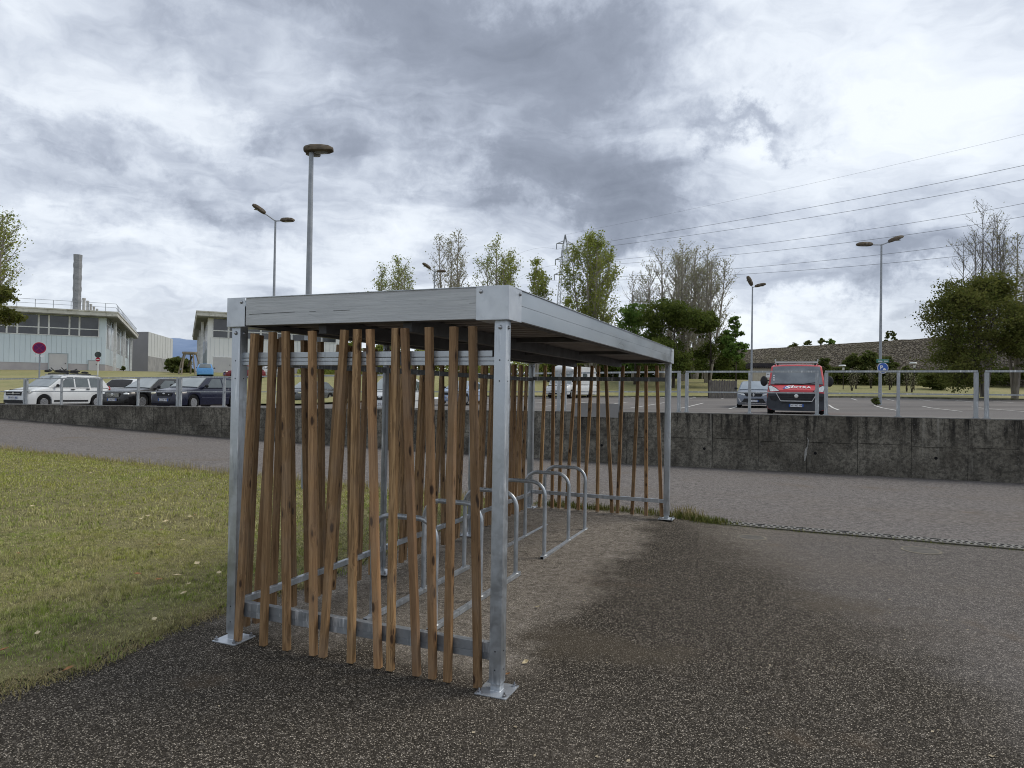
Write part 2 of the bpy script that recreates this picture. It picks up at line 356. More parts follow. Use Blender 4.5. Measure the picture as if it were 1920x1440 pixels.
def gabion_mat():
    m, t, b = newmat('stone_filled_gabion')
    co = t.add('ShaderNodeTexCoord').outputs['Object']
    mp = t.add('ShaderNodeMapping', {'Vector': co, 'Scale': (1, 1, 1.7)}).outputs[0]
    vo = t.add('ShaderNodeTexVoronoi', {'Vector': mp, 'Scale': 3.6})
    cc = t.add('ShaderNodeSeparateColor', {0: vo.outputs['Color']})
    c = t.mix(cc.outputs[0], (.21, .175, .14), (.40, .345, .28))
    c = t.mix(t.mapr(vo.outputs['Distance'], .38, .60, 0, .75), c, (.05, .042, .034))
    c = t.mix(t.math('MULTIPLY', t.mapr(t.noise(co, .18, 5, .6), .42, .62), .4), c, (.18, .16, .11))
    s = t.add('ShaderNodeSeparateXYZ', {0: co})
    band = t.math('FRACT', t.math('MULTIPLY', s.outputs[2], .9))
    bandf = t.math('MULTIPLY', t.mapr(band, .88, .96, 0, 1), t.mapr(t.noise(co, .8, 3), .4, .6))
    c = t.mix(t.math('MULTIPLY', bandf, .7), c, (.03, .026, .02))
    t.l.new(c, b.inputs['Base Color']); b.inputs['Roughness'].default_value = .95
    t.l.new(t.add('ShaderNodeBump', {'Height': vo.outputs['Distance'], 'Strength': 1, 'Distance': -.15}).outputs[0], b.inputs['Normal'])
    return m
M_GAB = gabion_mat()

def leaf_mat(name, c1, c2, c3x):
    m, t, b = newmat(name)
    g = t.add('ShaderNodeTexCoord').outputs['Object']
    c = t.mix(t.mapr(t.noise(g, .5, 4, .6), .38, .62), c1, c2)
    wn = t.add('ShaderNodeTexWhiteNoise', {'Vector': t.vmath('SNAP', g, (.22, .22, .22))}).outputs['Value']
    c = t.mix(t.math('MULTIPLY', wn, .55), c, c3x)
    t.l.new(c, b.inputs['Base Color']); b.inputs['Roughness'].default_value = .7; b.inputs['Specular IOR Level'].default_value = .08
    tr = t.add('ShaderNodeBsdfTranslucent', {'Color': c}); mx = t.add('ShaderNodeMixShader', {0: .42, 1: b.outputs[0], 2: tr.outputs[0]})
    out = [n for n in t.n if n.type == 'OUTPUT_MATERIAL'][0]; t.l.new(mx.outputs[0], out.inputs[0])
    return m
L_POP = leaf_mat('poplar_leaf', (.165, .215, .045), (.245, .285, .065), (.36, .36, .10))
L_SPARSE = leaf_mat('sparse_leaf', (.27, .265, .19), (.36, .345, .25), (.27, .29, .13))
L_DARK = leaf_mat('dark_leaf', (.052, .085, .016), (.092, .122, .026), (.15, .17, .045))
L_MAPLE = leaf_mat('maple_leaf', (.055, .080, .016), (.110, .125, .030), (.20, .19, .06))
L_FRESH = leaf_mat('fresh_leaf', (.075, .145, .030), (.12, .20, .045), (.17, .24, .06))
L_BUSH = leaf_mat('bush_leaf', (.065, .095, .024), (.12, .145, .038), (.16, .16, .055))
M_BARK = pmat('grey_bark', (.22, .20, .17), (.34, .31, .275), 3, .9, stretch=(1, 1, .3))
M_BARKM = pmat('brown_grey_bark', (.12, .108, .095), (.19, .175, .155), 3, .9, stretch=(1, 1, .3))
M_BARKD = pmat('dark_bark', (.045, .038, .03), (.08, .07, .055), 3, .9, stretch=(1, 1, .3))

# ------------------------------------------------------------------ mesh helpers
class MB:
    def __init__(s): s.v = []; s.f = []; s.mi = []; s.mat = 0
    def quadmesh(s, vs, fs):
        o = len(s.v); s.v += [tuple(v) for v in vs]; s.f += [tuple(i+o for i in f) for f in fs]; s.mi += [s.mat]*len(fs); return s
    def box(s, c, d, M=None):
        x, y, z = d[0]/2, d[1]/2, d[2]/2
        vs = [Vector((sx*x, sy*y, sz*z)) for sz in (-1, 1) for sy in (-1, 1) for sx in (-1, 1)]
        if M is not None: vs = [M @ v for v in vs]
        c = Vector(c); vs = [v+c for v in vs]
        return s.quadmesh(vs, [(0, 2, 3, 1), (4, 5, 7, 6), (0, 1, 5, 4), (2, 6, 7, 3), (0, 4, 6, 2), (1, 3, 7, 5)])
    def bx(s, x0, x1, y0, y1, z0, z1): return s.box(((x0+x1)/2, (y0+y1)/2, (z0+z1)/2), (x1-x0, y1-y0, z1-z0))
    def bar(s, a, b, w, h, up=(0, 0, 1)):
        a, b = Vector(a), Vector(b); d = (b-a); L = d.length; d.normalize()
        u = Vector(up)
        if abs(d.dot(u)) > .99: u = Vector((0, 1, 0))
        sx = d.cross(u).normalized(); u = sx.cross(d)
        M = Matrix((sx, d, u)).transposed()
        return s.box((a+b)/2, (w, L, h), M)
    def tube(s, pts, r, n=8, cap=True):
        pts = [Vector(p) for p in pts]; rs = r if isinstance(r, (list, tuple)) else [r]*len(pts)
        vs = []; prev = None
        for i, p in enumerate(pts):
            d = (pts[min(i+1, len(pts)-1)]-pts[max(i-1, 0)]).normalized()
            if prev is None:
                a = Vector((0, 0, 1)) if abs(d.z) < .9 else Vector((1, 0, 0)); u = d.cross(a).normalized()
            else: u = (prev - d*prev.dot(d)).normalized()
            prev = u; w = d.cross(u)
            for k in range(n):
                an = 2*math.pi*k/n; vs.append(p + (u*math.cos(an)+w*math.sin(an))*rs[i])
        fs = [(i*n+k, i*n+(k+1) % n, (i+1)*n+(k+1) % n, (i+1)*n+k) for i in range(len(pts)-1) for k in range(n)]
        if cap: fs += [tuple(range(n))[::-1], tuple(range((len(pts)-1)*n, len(pts)*n))]
        return s.quadmesh(vs, fs)
    def lathe(s, prof, n=16, M=None, c=(0, 0, 0)):
        vs = []
        for r, z in prof:
            for k in range(n):
                a = 2*math.pi*k/n; vs.append(Vector((r*math.cos(a), r*math.sin(a), z)))
        if M is not None: vs = [M @ v for v in vs]
        c = Vector(c); vs = [v+c for v in vs]
        fs = [(i*n+k, i*n+(k+1) % n, (i+1)*n+(k+1) % n, (i+1)*n+k) for i in range(len(prof)-1) for k in range(n)]
        fs += [tuple(range(n))[::-1], tuple(range((len(prof)-1)*n, len(prof)*n))]
        return s.quadmesh(vs, fs)
    def prism(s, poly, a, b, M=None):     # poly in XZ, extruded along Y from a to b
        n = len(poly); vs = [Vector((x, a, z)) for x, z in poly]+[Vector((x, b, z)) for x, z in poly]
        if M is not None: vs = [M @ v for v in vs]
        return s.quadmesh(vs, [tuple(range(n)), tuple(range(2*n-1, n-1, -1))]+[(i, i+n, (i+1) % n+n, (i+1) % n) for i in range(n)])
    def ell(s, c, r, nu=12, nv=8):
        vs = []; c = Vector(c)
        for j in range(nv+1):
            ph = math.pi*j/nv
            for i in range(nu):
                a = 2*math.pi*i/nu; vs.append(c+Vector((r[0]*math.sin(ph)*math.cos(a), r[1]*math.sin(ph)*math.sin(a), r[2]*math.cos(ph))))
        return s.quadmesh(vs, [(j*nu+i, (j+1)*nu+i, (j+1)*nu+(i+1) % nu, j*nu+(i+1) % nu) for j in range(nv) for i in range(nu)])
    def build(s, name, mat, parent=None, smooth=False, bevel=0, sharp=35, normals=True):
        me = bpy.data.meshes.new(name); me.from_pydata(s.v, [], s.f)
        mats = mat if isinstance(mat, (list, tuple)) else [mat]
        for x in mats: me.materials.append(x)
        if len(mats) > 1: me.polygons.foreach_set('material_index', s.mi)
        if normals or bevel:
            bm = bmesh.new(); bm.from_mesh(me)
            if bevel:
                bmesh.ops.bevel(bm, geom=[e for e in bm.edges if e.calc_face_angle(0) > .6], offset=bevel, segments=2, affect='EDGES', profile=.6)
            bmesh.ops.recalc_face_normals(bm, faces=bm.faces); bm.to_mesh(me); bm.free()
        if smooth:
            me.polygons.foreach_set('use_smooth', [True]*len(me.polygons)); me.set_sharp_from_angle(angle=R_(sharp))
        me.update()
        o = bpy.data.objects.new(name, me); COL.objects.link(o)
        if parent: o.parent = parent
        return o
def tag(o, label=None, cat=None, group=None, kind=None):
    if label: o['label'] = label
    if cat: o['category'] = cat
    if group: o['group'] = group
    if kind: o['kind'] = kind
    return o
def empty(name, loc, rz=0, label=None, cat=None, group=None):
    o = bpy.data.objects.new(name, None); COL.objects.link(o); o.location = loc; o.rotation_euler = (0, 0, rz)
    o.empty_display_size = .3
    return tag(o, label, cat, group)
def copy_tree(o, parent=None, chs=None):
    c = o.copy(); COL.objects.link(c); c.parent = parent
    for ch in list(o.children): copy_tree(ch, c)
    return c
def npmesh(name, V, F, mat, smooth=False):
    me = bpy.data.meshes.new(name); k = F.shape[1]
    me.vertices.add(len(V)); me.vertices.foreach_set('co', V.astype(np.float32).ravel())
    me.loops.add(F.size); me.loops.foreach_set('vertex_index', F.astype(np.int32).ravel())
    me.polygons.add(len(F)); me.polygons.foreach_set('loop_start', np.arange(0, F.size, k, dtype=np.int32)); me.polygons.foreach_set('loop_total', np.full(len(F), k, dtype=np.int32))
    me.materials.append(mat); me.update(calc_edges=True); me.validate()
    if smooth: me.polygons.foreach_set('use_smooth', [True]*len(F))
    return me
def npobj(name, V, F, mat, parent=None, smooth=False):
    o = bpy.data.objects.new(name, npmesh(name, V, F, mat, smooth)); COL.objects.link(o)
    if parent: o.parent = parent
    return o
def text_mesh(name, body, size, mat, parent, M, extrude=.004, shear=0, align='CENTER', sx=1.0, bold=0):
    cu = bpy.data.curves.new(name, 'FONT'); cu.body = body; cu.size = size; cu.extrude = extrude; cu.align_x = align; cu.align_y = 'CENTER'; cu.shear = shear; cu.offset = bold
    tmp = bpy.data.objects.new('tmp_text', cu); COL.objects.link(tmp)
    dg = bpy.context.evaluated_depsgraph_get(); dg.update()
    me = bpy.data.meshes.new_from_object(tmp.evaluated_get(dg)); bpy.data.objects.remove(tmp); bpy.data.curves.remove(cu)
    me.transform(M @ Matrix.Diagonal((sx, 1, 1, 1))); me.materials.clear(); me.materials.append(mat); me.name = name
    o = bpy.data.objects.new(name, me); COL.objects.link(o); o.parent = parent
    return o

# ------------------------------------------------------------------ ground heights
def lerp(a, b, t): return a+(b-a)*t
def interp(x, pts): return float(np.interp(x, [p[0] for p in pts], [p[1] for p in pts]))
FOOT = [(-45, .6), (-29.6, .25), (-18.4, -.03), (-5, -.16), (4, -.10), (12, -.06), (40, 0)]
TOPW = [(-60, .45), (-29.3, .883), (-18.7, 1.02), (-2.7, 1.257), (3.9, 1.29), (40, 1.45)]
def sn(x, y): return x*EX.x+y*EX.y, x*EY.x+y*EY.y
def wall_n(s): return 18.11 + .0144*(3.9-s)
def low_z(x, y):
    s, n = sn(x, y)
    t = min(max((n-10.1)/8.1, 0), 1)
    nearup = .06*min(max((n-6)/3.5, 0), 1)*(1-t)*min(max((-.9-s)/.8, 0), 1)
    return t*interp(s, FOOT)+nearup
def park_rel(x, y): return -.77+.014*(min(max(x, -60), 33)-10)+.016*min(max(y-40, 0), 25)
def edge_y(x): return lerp(42, 65, min(max((x+13)/9, 0), 1))
def up_z(x, y):
    e = edge_y(x)
    if y < e: r = park_rel(x, y)
    else:
        t = min((y-e)/(51 if x < -12 else 28), 1); top = 1.84 if x < -12 else 2.0
        r = lerp(park_rel(x, e), top, t*t*(3-2*t)*.35+t*.65)
        r += .12
    return EYE + r

def grid_sn(name, s0, s1, ns, n0, n1, nn, zf, mat, lift=0, cond=None):
    S = np.linspace(s0, s1, ns); vs = []
    for i in range(nn):
        for s in S:
            t = i/(nn-1); a = n0 if not callable(n0) else n0(s); b = n1 if not callable(n1) else n1(s)
            n = lerp(a, b, t); p = EX*s+EY*n
            vs.append((p.x, p.y, zf(p.x, p.y)+lift))
    idx = np.arange(nn*ns).reshape(nn, ns)
    F = np.stack([idx[:-1, :-1], idx[:-1, 1:], idx[1:, 1:], idx[1:, :-1]], -1).reshape(-1, 4)
    return npobj(name, np.array(vs), F, mat, smooth=True)
pav = grid_sn('pavement', -60, 60, 121, -14, lambda s: wall_n(s)+.05, 60, low_z, M_ASPH); tag(pav, kind='structure')
# far terrain, upper side
def upper(name, x0, x1, nx, f0, f1, ny, mat, lift=0, pw=1.0):
    X = np.linspace(x0, x1, nx); vs = []
    for j in range(ny):
        for x in X:
            t = (j/(ny-1))**pw; y = lerp(f0(x), f1(x), t); vs.append((x, y, up_z(x, y)+lift))
    idx = np.arange(ny*nx).reshape(ny, nx)
    F = np.stack([idx[:-1, :-1], idx[:-1, 1:], idx[1:, 1:], idx[1:, :-1]], -1).reshape(-1, 4)
    return npobj(name, np.array(vs), F, mat, smooth=True)
def wall_y(x):   # world y of the back face of the wall at world x
    s = (x - EY.x*18.4)/EX.x
    return (EX*s+EY*(wall_n(s)+.2)).y
tag(upper('parking_lot', -48, 75, 124, lambda x: wall_y(x), lambda x: edge_y(x)-.001, 40, M_PARK), kind='structure')
tag(upper('grass_bank', -130, 140, 271, lambda x: edge_y(x), lambda x: 150, 60, M_BANK), kind='structure')
kb = MB()
for x in np.arange(-6, 62, 1.0):
    z = up_z(x+.5, 64.9); kb.bx(x+.01, x+.99, 64.86, 65.02, z-.1, z+.15)
M_KERB = pmat('old_concrete_kerb', (.20, .19, .165), (.10, .10, .06), 2, .95, c3_=(.07, .08, .03), f3=3, w3=.7)
tag(kb.build('kerb', M_KERB), kind='structure')
# distant plain
V = np.array([(-9000, 149, EYE+1.7), (9000, 149, EYE+1.7), (9000, 9000, EYE+1.7), (-9000, 9000, EYE+1.7)])
tag(npobj('plain', V, np.array([[0, 1, 2, 3]]), M_BANK), kind='structure')
V = np.array([(-9000, -9000, -.6), (9000, -9000, -.6), (9000, 160, -.6), (-9000, 160, -.6)])
tag(npobj('ground', V, np.array([[0, 1, 2, 3]]), M_BANK), kind='structure')
# hills far beyond the buildings
M_HILL = pmat('hazed_forest_hills', (.15, .215, .34), (.20, .265, .39), .006, .95)  # distance haze is put into the forest colour as blue
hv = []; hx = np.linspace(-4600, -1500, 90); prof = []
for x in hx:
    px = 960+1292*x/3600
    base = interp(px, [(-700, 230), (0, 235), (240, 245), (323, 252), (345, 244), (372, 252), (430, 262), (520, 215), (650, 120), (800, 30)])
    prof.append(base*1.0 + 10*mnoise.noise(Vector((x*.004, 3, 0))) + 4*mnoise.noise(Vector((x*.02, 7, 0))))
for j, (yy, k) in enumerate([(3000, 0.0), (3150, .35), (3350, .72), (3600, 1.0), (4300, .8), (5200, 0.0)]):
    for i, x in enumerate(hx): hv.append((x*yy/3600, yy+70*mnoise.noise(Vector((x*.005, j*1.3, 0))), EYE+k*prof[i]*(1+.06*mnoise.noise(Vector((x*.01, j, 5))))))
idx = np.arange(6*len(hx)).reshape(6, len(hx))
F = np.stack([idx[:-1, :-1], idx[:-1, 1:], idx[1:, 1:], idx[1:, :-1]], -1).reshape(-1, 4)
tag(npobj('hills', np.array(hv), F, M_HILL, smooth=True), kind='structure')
# parking bay lines
M_PAINT = pmat('road_paint', (.62, .61, .58), (.48, .47, .45), 6, .8)
pl = MB()
for k in range(-7, 8):
    s = -.55+2.65*k
    for na, nb in ((38.5, 49.5), (62.5, 68.5)):
        pts = []
        for i in range(9):
            n = lerp(na, nb, i/8); q = EX*s+EY*n
            if q.y < edge_y(q.x)-.4: pts.append(q)
        for a, b in zip(pts, pts[1:]):
            w = EX*.06; z1, z2 = up_z(a.x, a.y)+.012, up_z(b.x, b.y)+.012
            pl.quadmesh([(a-w)+Vector((0, 0, z1)), (a+w)+Vector((0, 0, z1)), (b+w)+Vector((0, 0, z2)), (b-w)+Vector((0, 0, z2))], [(0, 1, 2, 3)])
tag(pl.build('bay_markings', M_PAINT, normals=False), kind='structure')

# ------------------------------------------------------------------ lawn
Pback0 = sloc(-2.33, 1.35); Pback1 = sloc(-2.40, 5.95)
LAWN = [(-4.2, .8), (-3.3, 2.6), (-2.80, 3.78), (-2.50, 4.23), (-2.36, 4.85), (-2.14, 5.30), (Pback0.x, Pback0.y), (Pback1.x, Pback1.y), (-5.43, 13.32), (-13.1, 17.7), (-36, 30.8), (-36, .8)]
LP = np.array(LAWN)
def inpoly(X, Y, P):
    c = np.zeros(X.shape, bool); j = len(P)-1
    for i in range(len(P)):
        a = ((P[i, 1] > Y) != (P[j, 1] > Y)) & (X < (P[j, 0]-P[i, 0])*(Y-P[i, 1])/(P[j, 1]-P[i, 1]+1e-12)+P[i, 0]); c ^= a; j = i
    return c
def edgedist(X, Y, P):
    d = np.full(X.shape, 1e9)
    for i in range(len(P)):
        a = P[i]; b = P[(i+1) % len(P)]; ab = b-a
        t = np.clip(((X-a[0])*ab[0]+(Y-a[1])*ab[1])/(ab@ab), 0, 1)
        d = np.minimum(d, np.hypot(X-a[0]-t*ab[0], Y-a[1]-t*ab[1]))
    return d
def vlow(X, Y):
    s = X*EX.x+Y*EX.y; n = X*EY.x+Y*EY.y
    t = np.clip((n-10.1)/8.1, 0, 1)
    return t*np.interp(s, [p[0] for p in FOOT], [p[1] for p in FOOT]) + .06*np.clip((n-6)/3.5, 0, 1)*(1-t)*np.clip((-.9-s)/.8, 0, 1)
def vnoise(X, Y, sc, seed=0):    # cheap smooth value noise
    r = np.random.default_rng(seed); G = r.random((128, 128)); x = X*sc+500; y = Y*sc+500
    xi = np.floor(x).astype(int); yi = np.floor(y).astype(int); fx = x-xi; fy = y-yi; fx = fx*fx*(3-2*fx); fy = fy*fy*(3-2*fy)
    g = lambda a, b: G[a % 128, b % 128]
    return (g(xi, yi)*(1-fx)+g(xi+1, yi)*fx)*(1-fy)+(g(xi, yi+1)*(1-fx)+g(xi+1, yi+1)*fx)*fy
def lawn_h(X, Y):
    d = edgedist(X, Y, LP)
    return .012*np.clip(d/.12, 0, 1)+.03*np.clip(d/1.5, 0, 1)*(.5+vnoise(X, Y, 1.2, 3))+.004
xs = np.arange(-36, .8, .16); ys = np.arange(.8, 31, .16)
GX, GY = np.meshgrid(xs, ys)
wob_ = .10*(vnoise(GX, GY, 3, 5)-.5)+.10*(vnoise(GX, GY, 9, 6)-.5)
ins = inpoly(GX+wob_, GY+wob_, LP)
ZZ = vlow(GX, GY)+lawn_h(GX, GY)
Vv = np.stack([GX, GY, ZZ], -1).reshape(-1, 3); ii = np.arange(GX.size).reshape(GX.shape)
ok = ins[:-1, :-1] & ins[1:, :-1] & ins[:-1, 1:] & ins[1:, 1:]
F = np.stack([ii[:-1, :-1], ii[:-1, 1:], ii[1:, 1:], ii[1:, :-1]], -1)[ok]
used = np.unique(F); remap = np.zeros(len(Vv), int); remap[used] = np.arange(len(used))
tag(npobj('lawn', Vv[used], remap[F], M_LAWN, smooth=True), kind='structure')
def blades(name, X, Y, h, w, mat, lean=.6, label=None, zoff=0, seed=1):
    r = np.random.default_rng(seed); n = len(X)
    a = r.random(n)*2*np.pi; z = vlow(X, Y)+zoff
    dx, dy = np.cos(a), np.sin(a); la = r.random(n)*2*np.pi; ll = h*lean*r.random(n)
    base = np.stack([X, Y, z], -1)
    p0 = base+np.stack([dx*w/2, dy*w/2, np.zeros(n)-.004], -1); p1 = base-np.stack([dx*w/2, dy*w/2, np.zeros(n)+.004], -1)
    mid = base+np.stack([np.cos(la)*ll*.35, np.sin(la)*ll*.35, h*.6], -1)
    p2 = mid+np.stack([dx*w*.35, dy*w*.35, 0*z], -1); p3 = mid-np.stack([dx*w*.35, dy*w*.35, 0*z], -1)
    p4 = base+np.stack([np.cos(la)*ll, np.sin(la)*ll, h*(1-.3*ll/np.maximum(h, 1e-6))], -1)
    V = np.concatenate([p0, p1, p2, p3, p4]); i = np.arange(n)
    F = np.concatenate([np.stack([i, i+n, i+3*n], -1), np.stack([i, i+3*n, i+2*n], -1), np.stack([i+2*n, i+3*n, i+4*n], -1)])
    o = npobj(name, V, F, mat); tag(o, label, 'grass', kind='stuff'); return o
r = np.random.default_rng(11)
def sample(n, x0, x1, y0, y1, fn=None):
    X = r.uniform(x0, x1, n); Y = r.uniform(y0, y1, n)
    wv = .12*(vnoise(X, Y, 3, 5)-.5)+.14*(vnoise(X, Y, 9, 6)-.5)
    k = inpoly(X+wv, Y+wv, LP) & (X > -.80*Y-.6)
    d = edgedist(X, Y, LP); dens = .35+.65*np.clip(d/.7, 0, 1)
    dens *= .45+.8*vnoise(X, Y, 5, 9)
    k &= r.random(n) < dens
    return X[k], Y[k]
Xa, Ya = sample(330000, -7.6, .5, 2.2, 8.0)
Xb, Yb = sample(190000, -15, .5, 8.0, 18)
X = np.concatenate([Xa, Xb]); Y = np.concatenate([Ya, Yb])
hh = np.concatenate([r.uniform(.015, .042, len(Xa)), r.uniform(.025, .06, len(Xb))])*(.45+1.1*vnoise(X, Y, 2.5, 4)*vnoise(X, Y, 9, 14)*1.6)
ww = np.concatenate([r.uniform(.003, .0065, len(Xa)), r.uniform(.007, .013, len(Xb))])
blades('lawn_grass', X, Y, hh, ww, M_BLADE, 1.3, 'short patchy green and yellowish lawn grass left of the shelter', lawn_h(X, Y)-.004)
# dead straw along the near border
t_ = r.random(9000); seg = r.integers(0, 6, 9000)
Xe = LP[seg, 0]+(LP[seg+1, 0]-LP[seg, 0])*t_ - np.abs(r.normal(0, .30, 9000)) + .05; Ye = LP[seg, 1]+(LP[seg+1, 1]-LP[seg, 1])*t_ + r.normal(0, .10, 9000)
k = (Xe > -.8*Ye-.6)
blades('straw_litter', Xe[k], Ye[k], r.uniform(.008, .03, k.sum()), r.uniform(.003, .006, k.sum()), M_DRYBLADE, 3.0, 'dead straw and dry clippings scattered along the lawn edge by the asphalt', .012)
# taller dry stalks on the far rim of the lawn
nst = 3600; t_ = r.random(nst)
Xe = np.where(t_ < .45, lerp(-13.1, -5.43, t_/.45), lerp(-5.43, Pback1.x, (t_-.45)/.55))
Ye = np.where(t_ < .45, lerp(17.7, 13.32, t_/.45), lerp(13.32, Pback1.y, (t_-.45)/.55))
off = -np.abs(r.normal(0, .35, nst)); Xe = Xe+off*.5+.1; Ye = Ye+off
blades('dry_stalks', Xe, Ye, r.uniform(.05, .17, nst)*(.5+vnoise(Xe, Ye, 1.5, 2)), r.uniform(.006, .010, nst), M_DRYBLADE, .5, 'thin dry seed stalks standing along the far edge of the lawn', .01)
# weeds beside the far right post and along the drain and behind far slats
def weeds(name, n, pts, sd, hmin, hmax, label, mat, seed):
    rr = np.random.default_rng(seed); P = np.array([(p.x, p.y) for p in pts]); j = rr.integers(0, len(P)-1, n); t = rr.random(n)
    X = P[j, 0]+(P[j+1, 0]-P[j, 0])*t+rr.normal(0, sd, n); Y = P[j, 1]+(P[j+1, 1]-P[j, 1])*t+rr.normal(0, sd, n)
    keep = rr.random(n) < .3+.9*vnoise(X, Y, 3, seed)
    X, Y = X[keep], Y[keep]
    blades(name, X, Y, rr.uniform(hmin, hmax, len(X)), rr.uniform(.006, .011, len(X)), mat, .9, label, 0, seed)
weeds('weed_fringe', 2600, [sloc(-1.95, 6.02), sloc(-1, 6.0), sloc(.1, 6.03), sloc(.75, 6.02)], .07, .03, .11, 'low green weeds growing along the paving joint behind the far slats', M_WEED, 21)
weeds('weed_tuft', 420, [sloc(.10, 6.10), sloc(.30, 6.13)], .09, .05, .20, 'tall straw coloured weed tuft beside the far right post', M_DRYBLADE, 22)
weeds('drain_weeds', 1500, [sloc(.5, 5.95), sloc(2.2, 5.94), sloc(5.5, 5.95)], .03, .01, .035, 'thin mossy weeds in the joint beside the slotted drain', M_WEED, 23)

# ------------------------------------------------------------------ bicycle shelter
SH = empty('bicycle_shelter', A0, -TH, 'galvanised steel bicycle shelter with flat roof and brown wooden slat sides', 'bike shelter')
PO, PS = .0236, .0736
def post(x0, y0, z0=0, PS=.0736):
    b = MB(); b.bx(x0, x0+PS, y0, y0+PS, z0+.05, ZT-HF-.001)
    b.bx(x0+.007, x0+PS-.007, y0+.007, y0+PS-.007, z0+.008, z0+.052)
    b.lathe([(PS*.7, 0), (PS*.54, .008)], 4, Matrix.Rotation(R_(45), 3, 'Z'), (x0+PS/2, y0+PS/2, z0+.006))
    o = b.build('post', M_GALV if (y0 < 1 or x0 > -1) else M_GALV_D, SH, bevel=.005, smooth=True)  # back posts take a darker steel: their shadow is put into the colour
    p = MB(); cx, cy = x0+PS/2, y0+PS/2; p.bx(cx-.098, cx+.098, cy-.098, cy+.098, z0+.001, z0+.0085)
    pl_ = p.build('base_plate', M_CORNER, o, bevel=.0015)
    for dx in (-.078, .078):
        for dy in (-.078, .078):
            q = MB(); q.lathe([(.013, 0), (.013, .012), (.006, .013), (.006, .026)], 6, None, (cx+dx, cy+dy, z0+.0085)); q.build('anchor_bolt', M_BOLT, o)
    for zz_ in (.13, .235, 1.78, 1.90):
        if PS < .05 or y0 > 1: break
        h = MB(); h.lathe([(.0042, -.0006), (.0042, .0006)], 8, Matrix.Rotation(R_(90), 3, 'X'), (x0+PS*.5, y0-.0005, z0+zz_)); h.build('bolt_hole', M_HOLE, o, normals=False)
        h = MB(); h.lathe([(.0042, -.0006), (.0042, .0006)], 8, Matrix.Rotation(R_(90), 3, 'Y'), (x0+PS+.0005, y0+PS*.5, z0+zz_)); h.build('bolt_hole', M_HOLE, o, normals=False)
    q = MB(); q.lathe([(.013, 0), (.013, .003), (.009, .010), (.003, .012)], 10, Matrix.Rotation(R_(90), 3, 'X'), (x0+PS*.5, y0-.0002, ZT-HF-.045)); q.build('coach_bolt', M_BOLT, o, smooth=True)
    q = MB(); q.lathe([(.011, 0), (.011, .003), (.008, .009), (.003, .011)], 10, Matrix.Rotation(R_(90), 3, 'Y'), (x0+PS+.0002, y0+PS*.5, ZT-HF-.045))
    q.build('coach_bolt', M_BOLT, o, smooth=True)
    return o
XB = -SW+PO
post(-PO-PS, PO); post(XB, PO)
post(-PO-PS, SL-PO-PS, .05); post(XB, SL-PO-PS, .05)
for yy in (1.872, 3.727): post(XB+.028, yy-.022, .03, .044)
# fascia boards
zt, zb = ZT, ZT-HF; FT = .028
b = MB(); b.bx(-SW+.16, -.16, .004, FT, zb+.003, zt-.004)
f = b.build('front_fascia', M_BOARD, SH, bevel=.0012)
def onfront(px, py, yl=.004):
    r = ray(px, py); t_ = (yl-(Vector((0, 0, EYE))-A0).dot(EY))/r.dot(EY); w_ = Vector((0, 0, EYE))+r*t_-A0; return w_.dot(EX), w_.z
for (xa, ya, xc, yc, th_) in ((467, 589.5, 553, 585, .0022), (580, 584.5, 592, 584, .0018), (625, 582.6, 656, 581.4, .002), (880, 568.5, 904, 567.5, .001)):
    (x0, z0), (x1, z1) = onfront(xa, ya), onfront(xc, yc); b = MB(); b.bar((x0, .0036, z0), (x1, .0036, z1), .0012, th_); b.build('crack', M_HOLE, f, normals=False)
def side_fascia(x0, x1, name):
    b = MB(); b.bx(x0, x1, .06, SL-.06, zb+.003, zb+HF*.50-.001)
    s = 1 if x1 > -1 else -1
    b.bx(x0+(.003 if s < 0 else 0), x1-(.003 if s > 0 else 0), .06, SL-.06, zb+HF*.50+.001, zt-.004)
    return b.build(name, M_FASCIA, SH, bevel=.0015)
side_fascia(-FT, -.004, 'side_fascia'); side_fascia(-SW+.004, -SW+FT, 'side_fascia')
b = MB(); b.bx(-SW+.1, -.1, SL-FT, SL-.004, zb+.003, zt-.004); b.build('rear_fascia', M_FASCIA, SH)
# folded top edge
b = MB(); b.bx(-SW+.16, -.16, -.002, .05, zt-.004, zt); b.bx(-.05, .002, .1, SL-.05, zt-.004, zt); b.bx(-SW-.002, -SW+.05, .1, SL-.05, zt-.004, zt); b.bx(-SW+.1, -.1, SL-.05, SL+.002, zt-.004, zt)
b.build('drip_edge', M_GALV, SH)
def corner(cx, cy, sx, sy, w=.20, d=.20):
    b = MB(); t = .003
    xa, xb_ = sorted((cx, cx-sx*w)); ya, yb = sorted((cy, cy-sy*d))
    b.bx(xa, xb_, min(cy, cy-sy*t), max(cy, cy-sy*t), zb, zt+.001)
    b.bx(min(cx, cx-sx*t), max(cx, cx-sx*t), ya+.0005, yb-.0005, zb, zt+.001)
    b.bx(xa, xb_, ya, yb, zb-.004, zb)           # bottom tray
    o = b.build('corner_plate', M_CORNER, SH, bevel=.0006)
    q = MB()
    q.lathe([(.012, 0), (.012, .003), (.008, .009), (.002, .011)], 10, Matrix.Rotation(R_(90 if sy < 0 else -90), 3, 'X'), (cx-sx*(w-.03), cy+sy*.0003, zt-.03)); q.build('screw', M_BOLT, o, smooth=True)
    q = MB(); q.lathe([(.012, 0), (.012, .003), (.008, .009), (.002, .011)], 10, Matrix.Rotation(R_(90*sx), 3, 'Y'), (cx+sx*.0003, cy-sy*(d-.03), zt-.03))
    q.build('screw', M_BOLT, o, smooth=True)
corner(0, 0, 1, -1, .205, .20); corner(-SW, 0, -1, -1, .155, .20); corner(0, SL, 1, 1); corner(-SW, SL, -1, 1)
